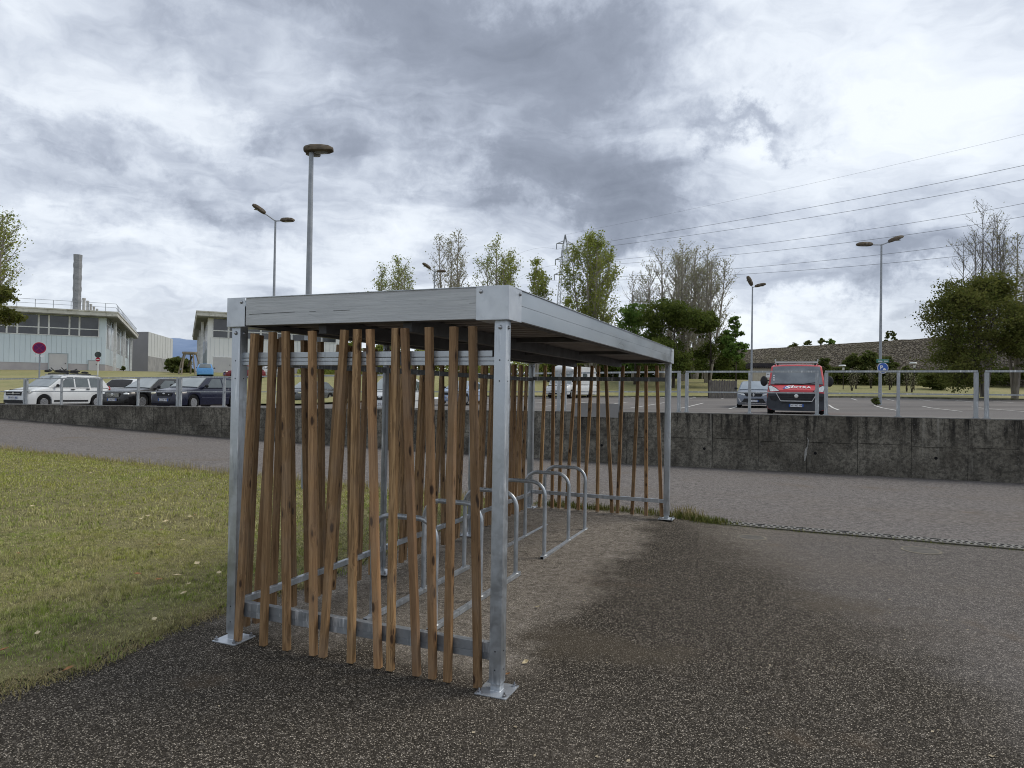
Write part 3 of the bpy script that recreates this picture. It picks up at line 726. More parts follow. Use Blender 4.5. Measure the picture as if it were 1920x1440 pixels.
# corrugated roof sheet, ribs running across
pts = []; p_ = .166; y = .04
prof = []
while y < SL-.05:
    prof += [(y, 0), (y+.05, 0), (y+.068, .036), (y+.148, .036)]; y += p_
prof.append((SL-.04, 0))
b = MB(); vs = []
for yy, zz_ in prof:
    for x in (-SW+.03, -.03): vs.append((x, yy, ZT-.150+zz_))
b.quadmesh(vs, [(2*i, 2*i+1, 2*i+3, 2*i+2) for i in range(len(prof)-1)])
b.build('roof_deck', M_DECK, SH, normals=False)
b = MB(); b.bx(-SW+.03, -.03, .03, SL-.03, ZT-.06, ZT-.05); b.build('roof_sheet', M_FASCIA, SH)
for xx in (-.72, -1.36): b = MB(); b.bx(xx-.03, xx+.03, .10, SL-.1, ZT-.245, ZT-.152); b.build('roof_beam', M_BEAMD, SH)
for yy in (.10, 1.872, 3.727, SL-.10): b = MB(); b.bx(-SW+.09, -.10, yy-.03, yy+.03, ZT-.185, ZT-.1525); b.build('roof_beam', M_BEAMD, SH)
for xx in (-SW+.06, -.062): b = MB(); b.bx(xx-.03, xx+.03, .06, SL-.06, ZT-.19, ZT-.152); b.build('roof_beam', M_BEAMD, SH)
# rails
M_RAIL_SHADED = galv('shaded_galvanised_steel', (.10, .11, .12), (.17, .18, .19), .55, .5)  # shade on the back and far upper rails, put into the steel colour
RY = .052
def rail(x0, y0, x1, y1, z, h=.052, w=.03, name='rail', dz=0, mt=None):
    b = MB(); b.bar((x0, y0, z), (x1, y1, z+dz), w, h); return b.build(name, mt or M_GALV, SH, bevel=.003)
b = MB(); b.bx(-SW+PO+PS, -PO-PS, RY, RY+.045, 1.871, 1.893); b.bx(-SW+PO+PS, -PO-PS, RY+.003, RY+.045, 1.893, 1.897); b.bx(-SW+PO+PS, -PO-PS, RY, RY+.045, 1.897, 1.9165); b.bx(-SW+PO+PS+.01, -PO-PS-.01, RY+.014, RY+.040, 1.9165, 1.9215); b.bx(-SW+PO+PS-.01, -PO-PS-.025, RY+.003, RY+.009, 1.9215, 1.957)
b.build('rail', M_GALV, SH, bevel=.002)
b = MB(); b.bx(-SW+PO+PS, -PO-PS, RY+.01, RY+.055, .205, .262); b.bx(-SW+PO+PS, -PO-PS, RY+.013, RY+.05, .165, .2035)
b.build('rail', M_GALV_D, SH, bevel=.002)
rx = XB+PS+.014
for ya, yb in ((PO+PS, 1.872-PS/2), (1.872+PS/2, 3.727-PS/2), (3.727+PS/2, SL-PO-PS)):
    rail(XB+.055, ya, XB+.055, yb, .255, .045, .036); rail(XB+.055, ya, XB+.055, yb, 1.90, .05, .036, mt=M_RAIL_SHADED)
rail(-SW+PO+PS, SL-.072, -PO-PS, SL-.072, 1.915, .055, .036, mt=M_RAIL_SHADED); rail(-SW+PO+PS, SL-.072, -PO-PS, SL-.072, .285, .05, .036)
# slats
def slat(tx, ty, tz, bx_, by, bz, w=.043, d=.038):
    b = MB(); c = Vector(((tx+bx_)/2, (ty+by)/2, (tz+bz)/2))
    a = Vector((bx_, by, bz))-c; e = Vector((tx, ty, tz))-c
    L = (e-a).length; M = Matrix.Rotation(math.atan2(e.x-a.x, e.z-a.z), 3, 'Y') if abs(e.x-a.x) > 1e-9 or True else None
    b.box((0, 0, 0), (w, d, L))
    o = b.build('slat', M_WOOD, SH, bevel=.0025)
    dirv = (e-a).normalized(); o.rotation_mode = 'QUATERNION'
    o.rotation_quaternion = Vector((0, 0, 1)).rotation_difference(dirv); o.location = c
    return o
FR = [(-1.855, 2.083, -1.948), (-1.702, 2.091, -1.73), (-1.596, 2.093, -1.537), (-1.382, 2.092, -1.324), (-1.13, 2.094, -1.25), (-1.034, 2.096, -1.036), (-.94, 2.094, -.837),
      (-.752, 2.097, -.75), (-.691, 2.095, -.565), (-.522, 2.098, -.457), (-.355, 2.098, -.358), (-.233, 2.098, -.162)]
for tx, tz, bx_ in FR: slat(tx-.006, .031, tz, bx_-.006, .031, .012)
FA = [(-1.819, -1.875), (-1.697, -1.685), (-1.537, -1.585), (-1.363, -1.473), (-1.308, -1.296), (-1.122, -1.215), (-1.033, -1.018), (-.93, -.81), (-.686, -.735), (-.468, -.531), (-.366, -.338), (-.222, -.13)]
for tx, bx_ in FA: slat(tx, SL-.034, 2.105, bx_, SL-.034, .068)
rs = random.Random(5)
for bay, (ya, yb) in enumerate(((.10, 1.83), (1.92, 3.68), (3.78, 5.66))):
    n = 14
    for i in range(n):
        c = lerp(ya+.06, yb-.06, (i+.5)/n)+rs.uniform(-.035, .035); dl = rs.uniform(-.09, .09)
        slat(XB+.018, c+dl, 2.09+rs.uniform(-.008, .008), XB+.018, c-dl*.8, .03+rs.uniform(0, .02), w=.038, d=.043)

# ------------------------------------------------------------------ bicycle racks
def rack(y0, ys, label):
    base = sloc(-1.13, y0)
    t = empty('bicycle_rack', base, -TH, label, 'bike rack', 'hoop racks standing under the shelter roof')
    za = .022
    for sx in (-.265, .265):
        b = MB(); b.bx(sx-.02, sx+.02, -.86, .87, za-.018, za+.018); rl = b.build('base_rail', M_GALV, t, bevel=.003)
        e = MB()
        for yy in (-.8605, .8705): e = MB(); e.bx(sx-.015, sx+.015, yy-.0008, yy+.0008, za-.013, za+.013); e.build('end_cap', M_HOLE, rl, normals=False)
    for yy in ys:
        hw, top, rc = .265, .79, .15; pts = [(-hw, yy, za+.018), (-hw, yy, top-rc)]
        for k in range(1, 8):
            a = k/8*math.pi/2; pts.append((-hw+rc-rc*math.cos(a), yy, top-rc+rc*math.sin(a)))
        pts += [(-hw+rc, yy, top), (hw-rc, yy, top)]
        for k in range(1, 8):
            a = k/8*math.pi/2; pts.append((hw-rc+rc*math.sin(a), yy, top-rc+rc*math.cos(a)))
        pts += [(hw, yy, top-rc), (hw, yy, za+.018)]
        b = MB(); b.tube(pts, .0205, 14, False); b.build('hoop', M_GALV, t, smooth=True, sharp=60, normals=True)
        for sx in (-hw, hw): w_ = MB(); w_.lathe([(.03, 0), (.0215, .006)], 12, None, (sx, yy, za+.0185)); w_.build('weld_collar', M_GALV, t)
rack(1.56, (-.77, 0, .78), 'near galvanised rack of three hoops seen through the front slats')
rack(3.92, (-.79, .03, .70), 'far galvanised rack of three hoops beside the slatted end wall')

# ------------------------------------------------------------------ drain and manholes
M_GRATE = pmat('drain_grate_metal', (.21, .20, .18), (.13, .125, .115), 12, .7, .3)
M_CONC = pmat('drain_concrete', (.15, .14, .12), (.09, .085, .07), 7, .9)
DR = empty('drain_channel', sloc(.62, 6.05, .006), -TH, 'long slotted drainage channel set between the two asphalt surfaces', 'drain')
DW = .115
b = MB(); b.bx(0, 9.6, -DW, DW, .0, .004); b.build('channel_bed', M_HOLE, DR)
b = MB(); b.bx(0, 9.6, -DW-.018, -DW-.0005, 0, .010); b.build('channel_edge', M_CONC, DR); b = MB(); b.bx(0, 9.6, DW+.0005, DW+.018, 0, .010); b.build('channel_edge', M_CONC, DR)
for i in range(19):
    b = MB(); x0 = i*.5+.004; x1 = x0+.492
    b.bx(x0, x1, -DW+.001, -DW+.026, .0045, .0115); b.bx(x0, x1, DW-.026, DW-.001, .0045, .0115); b.bx(x0, x1, -.015, .015, .0045, .0115)
    for k in range(7):
        xx = x0+.0405+k*.0705 - .035
        b.bx(xx, xx+.028, -DW+.026, -.015, .0045, .0115)
        if k < 6: b.bx(xx+.035, xx+.063, .015, DW-.026, .0045, .0115)
    b.build('grate', M_GRATE, DR, normals=False)
M_SAND = pmat('sandy_ring', (.24, .215, .165), (.13, .12, .10), 15, .95)
for px, py, rr, lb in ((1410, 1008, .155, 'small round cover ringed with sand right of the far post'), (1727, 1032, .19, 'larger round cover ringed with sand close to the drain')):
    c = onground(px, py); c.z = .001
    t = empty('manhole_cover', c, 0, lb, 'manhole', 'round covers in the asphalt')
    b = MB(); b.lathe([(rr-.012, 0), (rr-.012, .004)], 28); b.build('lid', pmat('old_lid', (.085, .08, .072), (.13, .12, .105), 9, .8, bump=.002), t)
    b = MB(); n = 40; vs = []; fs = []
    for i in range(n):
        a = 2*math.pi*i/n; w = .012*(1+.9*mnoise.noise(Vector((math.cos(a)*2, math.sin(a)*2, px))))
        vs += [(math.cos(a)*(rr-.011), math.sin(a)*(rr-.011), .0045), (math.cos(a)*(rr+w+.004), math.sin(a)*(rr+w+.004), .003)]
    b.quadmesh(vs, [(2*i, 2*i+1, (2*i+3) % (2*n), (2*i+2) % (2*n)) for i in range(n)]); b.build('rim', M_SAND, t, normals=False)

def leaf_cloud_flat(cs, rr):
    C = np.array(cs); n = len(C); a = rr.uniform(0, 6.28, n); L = rr.uniform(.004, .017, n)*rr.uniform(.5, 1, n); w = L*rr.uniform(.3, .8, n)
    u = np.stack([np.cos(a), np.sin(a), rr.uniform(-.15, .3, n)], -1); v = np.stack([-np.sin(a), np.cos(a), rr.uniform(-.2, .2, n)], -1)
    V = np.stack([C-u*L[:, None], C+v*w[:, None], C+u*L[:, None], C-v*w[:, None]], 1).reshape(-1, 3); return V, np.arange(n*4).reshape(n, 4)
# ------------------------------------------------------------------ fallen leaves
LEAFPX = [(159, 1034), (110, 1066), (70, 1206), (34, 1056), (299, 1037), (301, 1009), (311, 989), (264, 985), (356, 982), (366, 980), (369, 1073), (410, 1089), (331, 1096), (297, 1104),
          (354, 1111), (344, 1128), (289, 1177), (128, 1269), (7, 1238), (257, 1095), (342, 1026), (233, 982), (277, 980), (170, 900), (60, 960)]
M_LEAFT = pmat('dead_leaf', (.62, .54, .36), (.44, .35, .20), 30, .8)
M_LEAFB = pmat('rusty_leaf', (.33, .17, .08), (.24, .13, .06), 30, .8)
def leaf(loc, size, rz, mat, label, group, tilt=.25):
    b = MB(); vs = []; n = 6
    out = [(0, -1), (.22, -.75), (.5, -.45), (.62, -.05), (.42, .35), (.2, .75), (0, 1.05), (-.2, .7), (-.45, .3), (-.6, -.1), (-.42, -.5), (-.2, -.8)]
    for x, y in out: vs.append((x*size*.5, y*size*.5, abs(x)*size*.22+.1*size*y*y))
    vs.append((0, 0, .0)); c = len(out)
    b.quadmesh(vs, [(i, (i+1) % c, c) for i in range(c)])
    o = b.build('fallen_leaf', mat, None, normals=False); o.location = loc; o.rotation_euler = (random.uniform(-tilt, tilt), random.uniform(-tilt, tilt), rz)
    tag(o, label, 'leaf', group)
def lawn_where(px, py):
    row = 'toward its far rim' if py < 1000 else 'mid way across' if py < 1100 else 'near the asphalt'
    return row+(', by the near left post' if px > 330 else ', left of the near left post' if px > 240 else ', between the post and the photo edge' if px > 90 else ', at the left photo edge')
for px, py in LEAFPX:
    p = onground(px, py); p.z = float(vlow(np.array([p.x]), np.array([p.y]))[0]+lawn_h(np.array([p.x]), np.array([p.y]))[0])+.040
    leaf(p, random.uniform(.055, .085), random.uniform(0, 6.28), M_LEAFT if random.random() < .8 else M_LEAFB, 'dry leaf on the lawn, '+lawn_where(px, py), 'fallen leaves scattered on the lawn')
for px, py, lb in ((952, 1268, 'rust brown leaf on the asphalt right behind the near post'), (985, 1245, 'curled buff leaf on the asphalt a step right of the near post'), (1008, 1141, 'pale leaf lying on the dry asphalt beside the near rack')):
    p = onground(px, py); p.z = .012; leaf(p, .05, random.uniform(0, 6.28), M_LEAFB if px == 952 else M_LEAFT, lb, None, .4)

V = []; rr_ = np.random.default_rng(77); n_ = 420
lx = rr_.uniform(-2.0, 3.6, n_); ly = rr_.uniform(-1.6, 6.6, n_); P_ = np.stack([A0.x+EX.x*lx+EY.x*ly, A0.y+EX.y*lx+EY.y*ly], -1)
cs = [(p[0], p[1], float(vlow(p[:1], p[1:2])[0])+.006) for p in P_]
Vd, Fd = leaf_cloud_flat(cs, rr_); o = npobj('loose_grit', Vd, Fd, pmat('buff_grit', (.42, .36, .26), (.22, .18, .12), 3, .9)); tag(o, 'scattered crumbs of leaf and grit lying on the asphalt', 'grit', kind='stuff')

# ------------------------------------------------------------------ retaining wall
s0, s1 = -48, 34
WO = EX*0 + EY*18.0
WL = empty('retaining_wall', (WO.x, WO.y, 0), -TH, 'long low concrete retaining wall stained black, carrying the rail fence', 'wall')
b = MB(); ss = np.linspace(s0, s1, 60); vs = []
for s in ss:
    n0 = wall_n(s)-18.0; vs += [(s, n0, interp(s, FOOT)-.3), (s, n0, interp(s, TOPW)-.02), (s, n0+.28, interp(s, TOPW)-.02), (s, n0+.28, -.3)]
fs = [(4*i+k, 4*i+4+k, 4*i+4+(k+1) % 4, 4*i+(k+1) % 4) for i in range(len(ss)-1) for k in range(4)]
b.quadmesh(vs, fs); b.build('wall_body', M_WALL, WL)
b = MB(); vs = []
for s in ss:
    n0 = wall_n(s)-18.0-.006; z = interp(s, TOPW); vs += [(s, n0, z-.0199), (s, n0, z), (s, n0+.30, z), (s, n0+.30, z-.0199)]
b.quadmesh(vs, fs); b.build('wall_cap', M_CAP, WL)
b = MB()
def px_to_s(px): iz = .0388+1.67e-5*(px-250); z = 1/iz; x = (px-960)/1292*z; return x*EX.x+z*EX.y
jl = sorted([px_to_s(p) for p in (1337, 1424, 1515, 1612, 1712, 1816)]); step = (jl[-1]-jl[0])/5
k = -40
while True:
    s = jl[0]+step*k; k += 1
    if s > s1-1: break
    if s < s0+1: continue
    n0 = wall_n(s)-18.0; b.bx(s-.0045, s+.0045, n0-.002, n0+.01, interp(s, FOOT)-.1, interp(s, TOPW)-.03)
    sm = s+step/2; n0 = wall_n(sm)-18.0; zm = interp(sm, TOPW)-.66+.02*math.sin(k*2.1)
    if zm > interp(sm, FOOT)+.1: b.bx(s+.03, s+step-.03, n0-.006, n0-.001 + .012, zm-.003, zm+.003)
b.build('joint_lines', M_CRACK, WL, normals=False)
b = MB()
for p in (1322, 1530, 1756, 1130):
    s = px_to_s(p); n0 = wall_n(s)-18.0; b.lathe([(.035, 0), (.035, .004)], 12, Matrix.Rotation(R_(90), 3, 'X'), (s, n0-.002, interp(s, TOPW)-.92))
b.build('weep_holes', M_HOLE, WL, normals=False)
b = MB(); s = px_to_s(1514.5)
pts = [(0, -.55), (.03, -.62), (.015, -.75), (-.02, -.84), (-.035, -.98), (-.05, -1.12)]
ws = [.012, .018, .015, .05, .055, .02]; vs = []
for (dx, dz), w in zip(pts, ws): vs += [(s+dx-w/2, wall_n(s)-18-.007, interp(s, TOPW)+dz), (s+dx+w/2, wall_n(s)-18-.007, interp(s, TOPW)+dz)]
b.quadmesh(vs, [(2*i, 2*i+1, 2*i+3, 2*i+2) for i in range(5)]); b.build('lime_streak', M_LIME, WL, normals=False)

# ------------------------------------------------------------------ rail fence on the wall
M_RAIL = galv('railing_steel', (.28, .30, .315), (.38, .40, .415), .5, .6)
def fence(sa, sb, label, w=.06):
    za, zb_ = interp(sa, TOPW), interp(sb, TOPW)
    n0 = wall_n(sa)+.14; o = EX*sa+EY*n0
    n1 = wall_n(sb)+.14; q = EX*sb+EY*n1; ang = math.atan2(q.y-o.y, q.x-o.x); L = (q-o).length
    t = empty('rail_fence', (o.x, o.y, za), ang, label, 'fence', 'galvanised railing panels along the top of the wall')
    dz = zb_-za; H = 1.08
    for x, ww in ((.05, w), (L/2, w*.8), (L-.05, w)):
        z = dz*x/L; b = MB(); b.bx(x-ww/2, x+ww/2, -.03, .03, z+.008, z+H-.055); p = b.build('post', M_RAIL, t)
        b = MB(); b.bx(x-.07, x+.07, -.06, .06, z+.0005, z+.008); b.build('foot_plate', M_GALV_D, p)
        for dx in (-.055, .055): b = MB(); b.lathe([(.012, 0), (.012, .014)], 6, None, (x+dx, 0, z+.008)); b.build('anchor_nut', M_BOLT, p)
    b = MB(); b.bar((.02, 0, H-.027), (L-.02, 0, dz+H-.027), .06, .046); b.build('top_rail', M_RAIL, t)
    for xa, xb_ in ((.05+w/2, L/2-w*.4), (L/2+w*.4, L-.05-w/2)): b = MB(); b.bar((xa, 0, .53+dz*xa/L), (xb_, 0, .53+dz*xb_/L), .03, .032); b.build('mid_rail', M_RAIL, t)
RS = [px_to_s(p) for p in (1050, 1279, 1541, 1843)]
g = .02
names = ['rail fence panel on the wall seen through the far slats', 'rail fence panel right of the shelter in front of the parked grey car', 'rail fence panel between the red van and the blue parking sign post', 'rail fence panel at the right edge of the photo']
seglist = [(RS[0], RS[1]), (RS[1], RS[2]), (RS[2], RS[3]), (RS[3], RS[3]+3.3)]
for (a, b_), nm in zip(seglist, names): fence(a+.05, b_-.05, nm, .085)
LS = [px_to_s(p) for p in (42, 181, 330)]; stepL = (LS[2]-LS[0])/2
fence(LS[0]-stepL+.02, LS[0]-.02, 'rail fence panel at the far left edge of the photo', .10)
fence(LS[0]+.02, LS[1]-.02, 'rail fence panel in front of the white estate car', .10)
fence(LS[1]+.02, LS[2]-.02, 'rail fence panel in front of the black saloon car', .10)
fence(LS[2]+.02, LS[2]+stepL-.02, 'rail fence panel in front of the navy hatchback', .10)
x = LS[2]+stepL; rem = RS[0]-x; nn = max(1, round(rem/3.4))
for i in range(nn): fence(x+rem*i/nn+.03, x+rem*(i+1)/nn-.03, ['rail fence panel just right of the near left post, behind the slats', 'rail fence panel behind the middle of the front slats', 'rail fence panel behind the near right post'][min(i, 2)] if nn <= 3 else 'rail fence panel glimpsed through the slats of the shelter', .085)
# grey information panel fixed to the fence
sp_ = px_to_s(1120); o = EX*sp_+EY*(wall_n(sp_)-.03)
t = empty('sign_panel', (o.x, o.y, interp(sp_, TOPW)), -TH, 'blank grey rectangular panel hung over the wall top behind the far slats', 'panel')
b = MB(); b.bx(-.63, .60, 0, .004, -.16, .215); b.build('sheet', pmat('grey_panel', (.20, .195, .19), (.23, .225, .22), 2, .6), t, bevel=.001)
b = MB(); b.bx(-.5, -.46, .005, .14, -.0+.05, .09); b.bx(.42, .46, .005, .14, .05, .09); b.build('bracket', M_GALV_D, t)

# ------------------------------------------------------------------ street lamps
def lamp(base, H, r0, r1, heads, label, group='tall lamps around the car park', hl=.62, hw=.30, hh=.17, back=.04):
    t = empty('street_lamp', base, 0, label, 'street lamp', group)
    b = MB(); b.lathe([(r0, 0), (r0, .5), (r0*.92, 1.2), (r1, H)], 14); b.build('pole', M_POLE, t, smooth=True, sharp=50)
    b = MB(); b.bx(-r0*1.9, r0*1.9, -r0*1.9, r0*1.9, .0, .02); b.build('base_plate', M_GALV_D, t)
    for ang, arm, rise in heads:
        d = Vector((math.cos(ang), math.sin(ang), 0)); up = Vector((0, 0, 1))
        a = Vector((0, 0, H-.04)); e = a+d*arm+up*rise
        b = MB(); b.tube([a, e], r1*.62, 8); ar = b.build('arm', M_POLE, t)
        dirv = (d*arm+up*rise).normalized(); side = dirv.cross(up).normalized(); nu = side.cross(dirv)
        M = Matrix((dirv, side, nu)).transposed()
        sec = [(0, .42, .55), (.06, .62, .80), (.25, .92, 1.0), (.6, 1.0, 1.0), (.85, .86, .85), (1.0, .5, .45)]
        vs = []
        for u, ws_, hs in sec:
            for yy, zz_ in ((-1, -.12), (-.95, .25), (-.62, .62), (0, .72), (.62, .62), (.95, .25), (1, -.12), (.8, -.28), (0, -.30), (-.8, -.28)):
                vs.append(e+M @ Vector((u*hl-back, yy*hw/2*ws_, zz_*hh*hs)))
        n = 10; fs = [(i*n+k, i*n+(k+1) % n, (i+1)*n+(k+1) % n, (i+1)*n+k) for i in range(5) for k in range(n)]+[tuple(range(n)), tuple(range(5*n, 6*n))]
        b = MB(); b.quadmesh(vs, fs); hd = b.build('lamp_head', M_HEAD, ar, smooth=True, sharp=40)
        b = MB(); b.ell(e+M @ Vector((hl*.55-back, 0, -hh*.26)), (hl*.26, hw*.3, hh*.14)); b.build('lamp_glass', pmat('lamp_glass', (.20, .20, .19), (.12, .12, .11), 8, .25), hd, smooth=True)
    return t
def upz(p): return Vector((p.x, p.y, up_z(p.x, p.y)))
p = onground(571.5, 926); p.z = .02
lamp(p, at(576, 277, p.y).z-p.z, .066, .036, [(R_(6), .02, .001), (R_(97), .04, .003)], 'tall grey lamp standing on the lawn behind the shelter, nearest of the lamps', None, .47, .24, .125, .14)
def carlamp(px, py_top, d, heads, label, hl=1.0, hw=.5, hh=.26, r0=.11, r1=.055):
    q = at(px, 740, d); q.z = up_z(q.x, q.y); H = at(px, py_top, d).z-q.z
    lamp(q, H, r0, r1, heads, label, hl=hl, hw=hw, hh=hh)
carlamp(1650, 458, 45, [(R_(178), .62, .0), (R_(5), .55, .22)], 'double headed lamp carrying the green and blue signs on the right of the car park', 1.02)
carlamp(1408.5, 538, 62, [(R_(195), .1, .18), (R_(-30), .25, .05)], 'double headed lamp rising behind the parked grey car', .95)
carlamp(510, 413, 41, [(R_(205), .62, .38), (R_(-12), .4, .0)], 'double headed lamp at left between the tall lamp and the no parking sign', .85, .46, .24)
carlamp(811, 509, 58, [(R_(205), .42, .25), (R_(-25), .3, .0)], 'double headed lamp whose head shows just above the shelter roof', .8, .45, .22)

# ------------------------------------------------------------------ signs
M_BLUE = pmat('sign_blue', (.02, .10, .42), None, 3, .4); M_SWHITE = pmat('sign_white', (.72, .73, .74), (.62, .63, .64), 5, .5)
M_SGREEN = pmat('sign_green', (.03, .16, .12), None, 4, .4); M_SRED = pmat('sign_red', (.42, .025, .05), (.30, .02, .05), 5, .5)
M_NAVY = pmat('faded_sign_centre', (.09, .02, .10), (.14, .02, .08), 3, .5); M_SDARK = pmat('sign_back', (.05, .065, .07), (.08, .09, .095), 5, .5)
def XZ(loc=(0, 0, 0)):     # text lying in XZ plane facing -Y
    M = Matrix.Rotation(R_(90), 4, 'X'); M.translation = Vector(loc); return M
def disc(b, c, r, y0, y1, n=32): b.lathe([(r, 0), (r, y1-y0)], n, Matrix.Rotation(R_(90), 3, 'X'), (c[0], y1, c[1])); return b
q = at(1652.5, 740, 45); q.z = up_z(q.x, q.y)
zg = at(1652, 677, 44.8).z; zc = at(1653, 690, 44.8).z
t = empty('parking_sign', (q.x, q.y-.16, zc), 0, 'round blue parking disc sign clamped to the right hand lamp', 'sign')
b = MB(); disc(b, (0, 0), .36, 0, .012); b.build('rim', M_SWHITE, t)
b = MB(); disc(b, (0, 0), .325, -.004, -.0005); b.build('face', M_BLUE, t)
text_mesh('letter', 'P', .34, M_SWHITE, t, XZ((-.10, -.008, .03)), .002, sx=1.1, bold=.012)
b = MB()   # small car symbol
b.prism([(0, -.13), (.20, -.13), (.21, -.07), (.16, -.05), (.13, 0), (.05, 0), (.01, -.06), (-.01, -.07)], -.0105, -.0055); b.build('car_symbol', M_SWHITE, t)
b = MB(); b.bx(-.06, .06, .0125, .1, -.03, .03); b.build('clamp', M_GALV_D, t)
t = empty('direction_sign', (q.x-.02, q.y-.16, zg), 0, 'small green rectangular sign with white lettering above the blue disc', 'sign')
b = MB(); b.bx(-.40, .42, 0, .01, -.11, .12); b.build('face', M_SGREEN, t)
b = MB(); b.bx(-.40, .42, -.003, -.0005, .10, .12); b.build('border', pmat('pale_green', (.2, .4, .33), None, 3, .5), t)
b = MB(); b.bx(-.30, -.02, -.004, -.0006, -.035, .02); b.bx(.08, .35, -.004, -.0006, -.025, .03); b.build('blurred_lettering', M_SWHITE, t)
b = MB(); b.bx(-.05, .05, .0105, .1, -.03, .03); b.build('clamp', M_GALV_D, t)
# no parking sign
q = at(72.5, 700, 40); q.z = up_z(q.x, q.y); zc = at(72, 652.5, 40).z-q.z
t = empty('no_parking_sign', q, R_(28), 'faded round no parking sign on a grey pole behind the white estate car', 'sign')
b = MB(); b.tube([(.03, .05, -.1), (.03, .05, zc+.2)], .045, 10); b.build('pole', M_POLE, t)
b = MB(); disc(b, (0, 0), .35, 0, .012); f = b.build('rim', M_SWHITE, t); f.location.z = zc
b = MB(); disc(b, (0, 0), .335, -.003, -.0005); f = b.build('ring', M_SRED, t); f.location.z = zc
b = MB(); disc(b, (0, 0), .275, -.006, -.0035); f = b.build('face', M_NAVY, t); f.location.z = zc
b = MB()
for a in (45, -45): b.box((0, -.0085, 0), (.55, .003, .045), Matrix.Rotation(R_(a), 3, 'Y'))
f = b.build('cross', pmat('faded_cross', (.16, .03, .10), (.22, .03, .08), 5, .5), t); f.location.z = zc
b = MB(); b.bx(-.24, -.02, 0, .01, zc-.52, zc-.42); b.bx(.06, .24, 0, .01, zc-.52, zc-.42); b.build('small_plate', M_SWHITE, t)
# no entry sign with a second disc seen from behind
q = at(183, 700, 60); q.z = up_z(q.x, q.y)
t = empty('no_entry_sign', q, R_(20), 'small red no entry disc below a dark round disc on a pale pole', 'sign')
z1 = at(183, 674, 60).z-q.z; z2 = at(183, 665, 60).z-q.z
b = MB(); b.tube([(0, .06, -.1), (0, .06, z2+.35)], .045, 8); b.build('pole', M_SWHITE, t)
b = MB(); disc(b, (0, z2), .26, 0, .012); b.build('dark_disc', M_SDARK, t)
b = MB(); disc(b, (0, z1), .18, 0, .012); f = b.build('red_disc', M_SRED, t)
b = MB(); b.bx(-.12, .12, -.006, -.0005, z1-.03, z1+.03); b.build('white_bar', M_SWHITE, f)

# ------------------------------------------------------------------ buildings
M_CLAD = pmat('pale_blue_cladding', (.55, .63, .69), (.59, .67, .725), .35, .5, .1)
M_CLADW = pmat('white_cladding', (.72, .73, .74), (.76, .77, .77), .35, .5, .05)
M_PLINTH = pmat('lilac_plinth', (.36, .34, .355), (.41, .39, .40), .8, .8)
M_GLASS = pmat('facade_glass', (.030, .034, .045), (.055, .06, .07), .5, .12, 0, spec=.7)
M_MULL = pmat('white_frame', (.80, .81, .82), None, 3, .5)
M_SLABC = pmat('weathered_roof_edge', (.58, .575, .54), (.46, .45, .41), .8, .8, c3_=(.26, .25, .21), f3=2.2, w3=.6)
M_SOFF = pmat('soffit', (.20, .20, .195), (.25, .25, .24), 1, .8)
M_DOORG = pmat('grey_door', (.46, .455, .47), (.50, .495, .50), 1, .5)
M_SEAM = pmat('cladding_seam', (.36, .41, .44), None, 1, .6)
M_STACK = pmat('steel_flue', (.33, .32, .30), (.42, .41, .38), 2, .5, .4)
M_CHIM = pmat('concrete_chimney', (.20, .208, .218), (.25, .258, .268), 1.5, .85, c3_=(.11, .11, .11), f3=4, w3=.5)
VANG = math.atan2(.429, .903)
